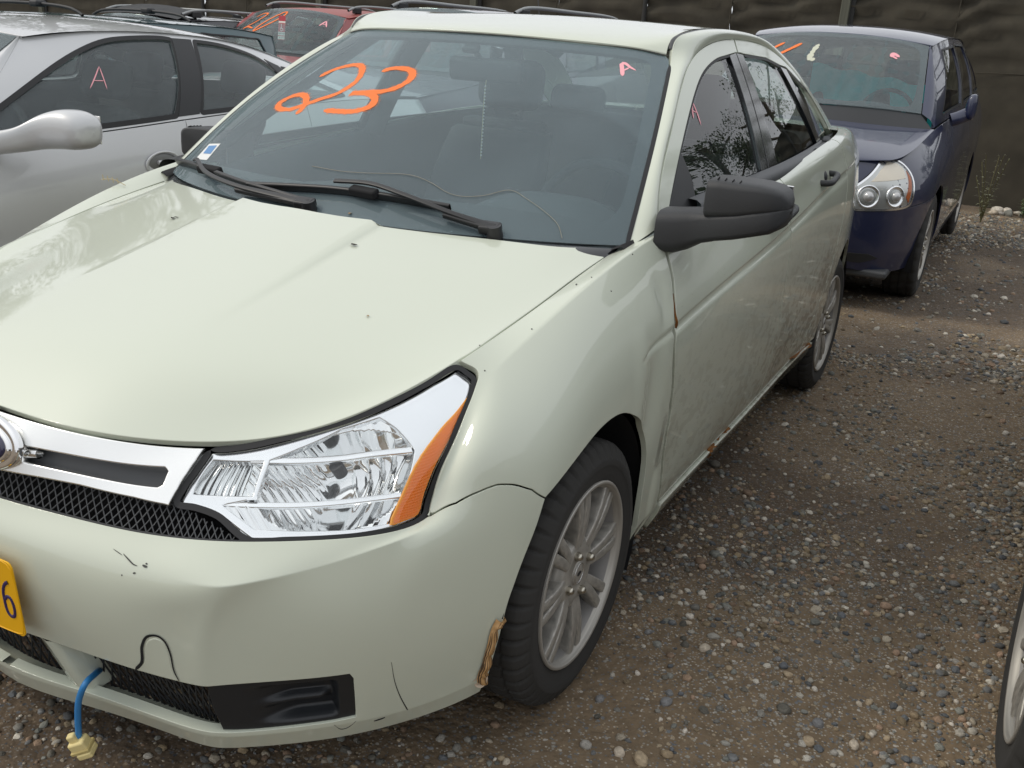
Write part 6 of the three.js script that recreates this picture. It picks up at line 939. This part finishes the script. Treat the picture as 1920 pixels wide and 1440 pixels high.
// ---------- small loose things ----------
{
  // block-heater cord hanging out of the lower grille
  const c = thing('power_cord', 'blue cord with a cream plug hanging out of the lower bumper opening', 'cord');
  const pt = (u, v, z) => { const d = new THREE.Vector3((u - 960) / 1851.9, -(v - 720) / 1851.9, -1).applyEuler(camera.rotation), t = (z - camera.position.z) / d.z; return camera.position.clone().addScaledVector(d, t).toArray(); };
  obj('cable', tube([pt(190, 1255, .74), pt(178, 1264, .8), pt(160, 1282, .835), pt(148, 1312, .84), pt(146, 1345, .838), pt(148, 1384, .835)], .0058, 40, 10), std(lin(.03, .2, .48), .45), c);
  const e = pt(153, 1398, .835), plug = new THREE.Group(); plug.name = 'plug'; plug.position.set(...e); plug.rotation.set(.2, .5, .35); c.add(plug);
  const cream = std(lin(.72, .6, .28), .55);
  obj('plug_body', [box(.034, .026, .026, 0, .004, 0, .005), box(.03, .014, .03, .004, -.014, .002, .004), box(.016, .02, .014, -.004, .022, 0, .004)], cream, plug); obj('plug_rim', box(.038, .007, .031, 0, -.004, 0, .002), std(lin(.5, .4, .16), .6), plug); obj('prong', [box(.006, .016, .002, -.008, -.028, .004, .001), box(.006, .016, .002, .009, -.028, .004, .001)], M.steel, plug);
  // bits lying on the hood: rays from their places in the photograph meet the hood's own height there
  const hoodY = (x, z) => { let lo = .6, hi = 1.1; const c7 = curve3(GS_RAILS[7]); return null; };
  const dropOn = (u, v, y) => { const d = new THREE.Vector3((u - 960) / 1851.9, -(v - 720) / 1851.9, -1).applyEuler(camera.rotation), t = (y - camera.position.y) / d.y; return camera.position.clone().addScaledVector(d, t); };
  globalThis.dropOn = dropOn;
  const hit = (u, v, lift = .002) => { const ray = new THREE.Raycaster(camera.position.clone(), new THREE.Vector3((u - 960) / 1851.9, -(v - 720) / 1851.9, -1).applyEuler(camera.rotation).normalize()); const m = GS.children.filter((q) => q.isMesh && /^(hood|front_bumper|fender|front_door|rear_door|rocker_panel|cowl|windshield|lip_shelf)$/.test(q.name)); GS.updateMatrixWorld(true); const h = ray.intersectObjects(m, false)[0]; if (!h && lift === 0) return null; return h ? h.point.clone().addScaledVector(new THREE.Vector3(0, 1, .25).normalize(), lift) : dropOn(u, v, .9); };
  globalThis.surfaceHit = hit;
  const curl = std(lin(.035, .03, .025), .9), dry = std(lin(.3, .2, .1), .9), straw = std(lin(.55, .46, .28), .9);
  const leafBit = (label, u, v, s, m, yaw) => { const g = sheet(Array.from({ length: 5 }, (_, i) => { const t = i / 4 - .5; return [[-.5, .25 + .4 * t * t], [0, .05 + .2 * Math.abs(t)], [.5, .3 - .2 * t]].map(([a, y]) => [a * s * (1 - 1.6 * t * t), y * s, t * s * 1.6]); })), o = obj('dry_leaf', g, m); o.position.copy(hit(u, v, .0015)); o.rotation.y = yaw; setAll(o, { label, category: 'leaf' }); return o; };
  leafBit('small black curled leaf on the hood near the far wiper', 324, 411, .009, curl, .7); leafBit('tiny dark flake on the hood beside the curled leaf', 331, 409, .006, curl, 2);
  leafBit('black curled leaf on the hood below the near wiper', 664, 461, .009, curl, 1.9);
  leafBit('rusty washer-like brown bit on the hood edge by the wipers', 656, 402, .008, dry, .2); leafBit('tiny brown speck on the hood above the headlight', 690, 594, .0045, dry, 1);
  const sp = thing('straw_sprig', 'dry straw sprig lying at the far edge of the hood', 'straw'), a = hit(236, 350, .004), b = a.clone().add(new THREE.Vector3(-.06, .012, .03));
  obj('stalk', tube([a.toArray(), a.clone().lerp(b, .5).add(new THREE.Vector3(0, .008, 0)).toArray(), b.toArray()], .0011, 12, 5), straw, sp); for (const k of [.3, .5, .7, .9]) { const q = a.clone().lerp(b, k); obj('spikelet', tube([q.toArray(), [q.x + .005, q.y + .016, q.z + .008]], .0012, 4, 5), straw, sp); }
  // bead string hanging from the rearview mirror
  const bs = thing('bead_string', 'string of pale beads hanging from the rearview mirror of the green sedan', 'bead string');
  obj('string', tube([[.045, 1.33, -.84], [.042, 1.25, -.83], [.04, 1.06, -.83]], .0014, 12, 5), straw, bs); for (let i = 0; i < 22; i++) { const o = obj('bead', new THREE.SphereGeometry(.0028, 8, 6), M.white, bs); o.position.set(.043 - i * .0001, 1.27 - i * .0095, -.8305); }
  // marks and damage on the paint
  const onSkin = (pts, w, m, name, o = {}) => { const P = pts.map((q) => hit(q[0], q[1], 0)).filter(Boolean); if (P.length < 2) return; const c2 = new THREE.CatmullRomCurve3(P, false, 'centripetal'), rows = [], n = 22, dir = camera.position.clone().sub(P[0]).normalize(); for (let i = 0; i <= n; i++) { const p = c2.getPoint(i / n), t = c2.getTangent(i / n), s = new THREE.Vector3().crossVectors(dir, t).normalize(), k = w * (o.taper ? o.taper(i / n) : Math.sin(Math.PI * (i + .5) / (n + 1)) ** .5) / 2; rows.push([-1, 0, 1].map((a) => p.clone().addScaledVector(s, a * k).addScaledVector(dir, .0012).toArray())); } return obj(name, sheet(rows), m, GS); };
  const scr = std(lin(.06, .06, .055), .8);
  onSkin([[212, 1029], [222, 1036], [229, 1041]], .0012, scr, 'scratch'); onSkin([[231, 1038], [240, 1048], [250, 1058], [257, 1061]], .0022, scr, 'scratch'); onSkin([[267, 1059], [272, 1062], [276, 1063]], .004, scr, 'paint_chip'); onSkin([[273, 1056], [276, 1058]], .003, scr, 'paint_chip'); onSkin([[249, 1075], [254, 1074]], .003, scr, 'paint_chip'); onSkin([[228, 1077], [229, 1080]], .002, scr, 'paint_chip');
  onSkin([[734, 1242], [740, 1277], [750, 1305], [764, 1331]], .0022, M.matBlack, 'bumper_crack', { taper: (t) => .3 + .7 * t }); onSkin([[626, 1359], [640, 1367], [652, 1364], [668, 1352]], .0018, scr, 'bumper_crack');
  onSkin([[701, 1352], [712, 1348], [722, 1345]], .004, M.matBlack, 'bumper_split');
  // rusted door edge by the dented fender
  onSkin([[1262, 550], [1264, 570], [1266, 590], [1269, 605], [1266, 615]], .007, M.rust, 'rust_patch', { taper: (t) => .25 + t * .9 }); 
  for (const q of [[[1366, 800], [1356, 812], [1346, 826]], [[1340, 832], [1330, 846], [1326, 858]], [[1320, 872], [1306, 886]], [[1520, 645], [1500, 660], [1480, 672]]]) onSkin(q, .018, M.rust, 'rust_patch', { taper: (t) => .5 + .6 * Math.sin(t * 9 + 1) ** 2 });
  for (const q of [[1109, 520, .003], [997, 617, .0035], [1081, 533, .003], [1186, 477, .003], [909, 695, .003], [899, 648, .004], [1146, 546, .0025], [830, 852, .003], [1080, 534, .003]]) onSkin([[q[0] - 1, q[1] - 1], [q[0] + 1, q[1] + 1]], q[2], scr, 'paint_chip');
  // torn corner of the bumper: bare tan plastic at the wheel arch
  const P = (u, v, l = .004) => { const h = hit(u, v, 0) || hit(u - 12, v, 0) || hit(u - 24, v, 0) || hit(u - 30, v - 20, .0001); return [h.x + l, h.y, h.z]; };
  const tear = [[928, 1160, 940, 1165], [918, 1180, 944, 1172], [912, 1205, 940, 1190], [905, 1230, 934, 1215], [900, 1248, 926, 1240], [894, 1262, 912, 1262], [892, 1278, 904, 1282]];
  { const rows = [], c1 = curve3(tear.map(([a, b]) => P(a, b, .003))), c2 = curve3(tear.map(([a, b, d, e]) => P(Math.min(d, a + 11), e, .002))), r = rngOf(9); for (let i = 0; i <= 36; i++) { const t = i / 36 * 6, p = c1(t), q = c2(t), j = (r() - .5) * .0025, w = .0025 * Math.sin(i * .55) + (i % 13 === 5 ? .004 : 0); rows.push([[p[0] + j * .3, p[1], p[2] + j], [p[0] * .6 + q[0] * .4 + .007 + w * .5, p[1] * .6 + q[1] * .4, p[2] * .6 + q[2] * .4 + .004], [(p[0] + q[0]) / 2 + .011 + w, (p[1] + q[1]) / 2 + j, (p[2] + q[2]) / 2], [q[0] + .007 + w, q[1], q[2] - .006 + j], [q[0] - .012, q[1] + j, q[2] - .026]]); } obj('torn_bumper_edge', sheet(rows), M.tornPlastic, GS); }
  onSkin([[893, 1272], [900, 1280], [905, 1272], [900, 1262]], .02, M.tornPale, 'torn_flap', { taper: () => 1 });
  // fine wire lying across the windshield
  obj('loose_wire', tube([[-.51, .367], [-.1, .363], [.18, .376], [.71, .41], [.96, .372], [1.19, .303], [1.33, .287], [1.51, .311], [1.73, .374], [1.97, .309], [2.28, .222], [2.55, .131], [2.7, .028]].map(([a, b]) => offSkin(gsWs, -.003)(a, b)), .0007, 80, 5), M.wireDull, GS).userData.label = 'thin pale wire lying across the windshield';
}
renderer.render(scene, camera);
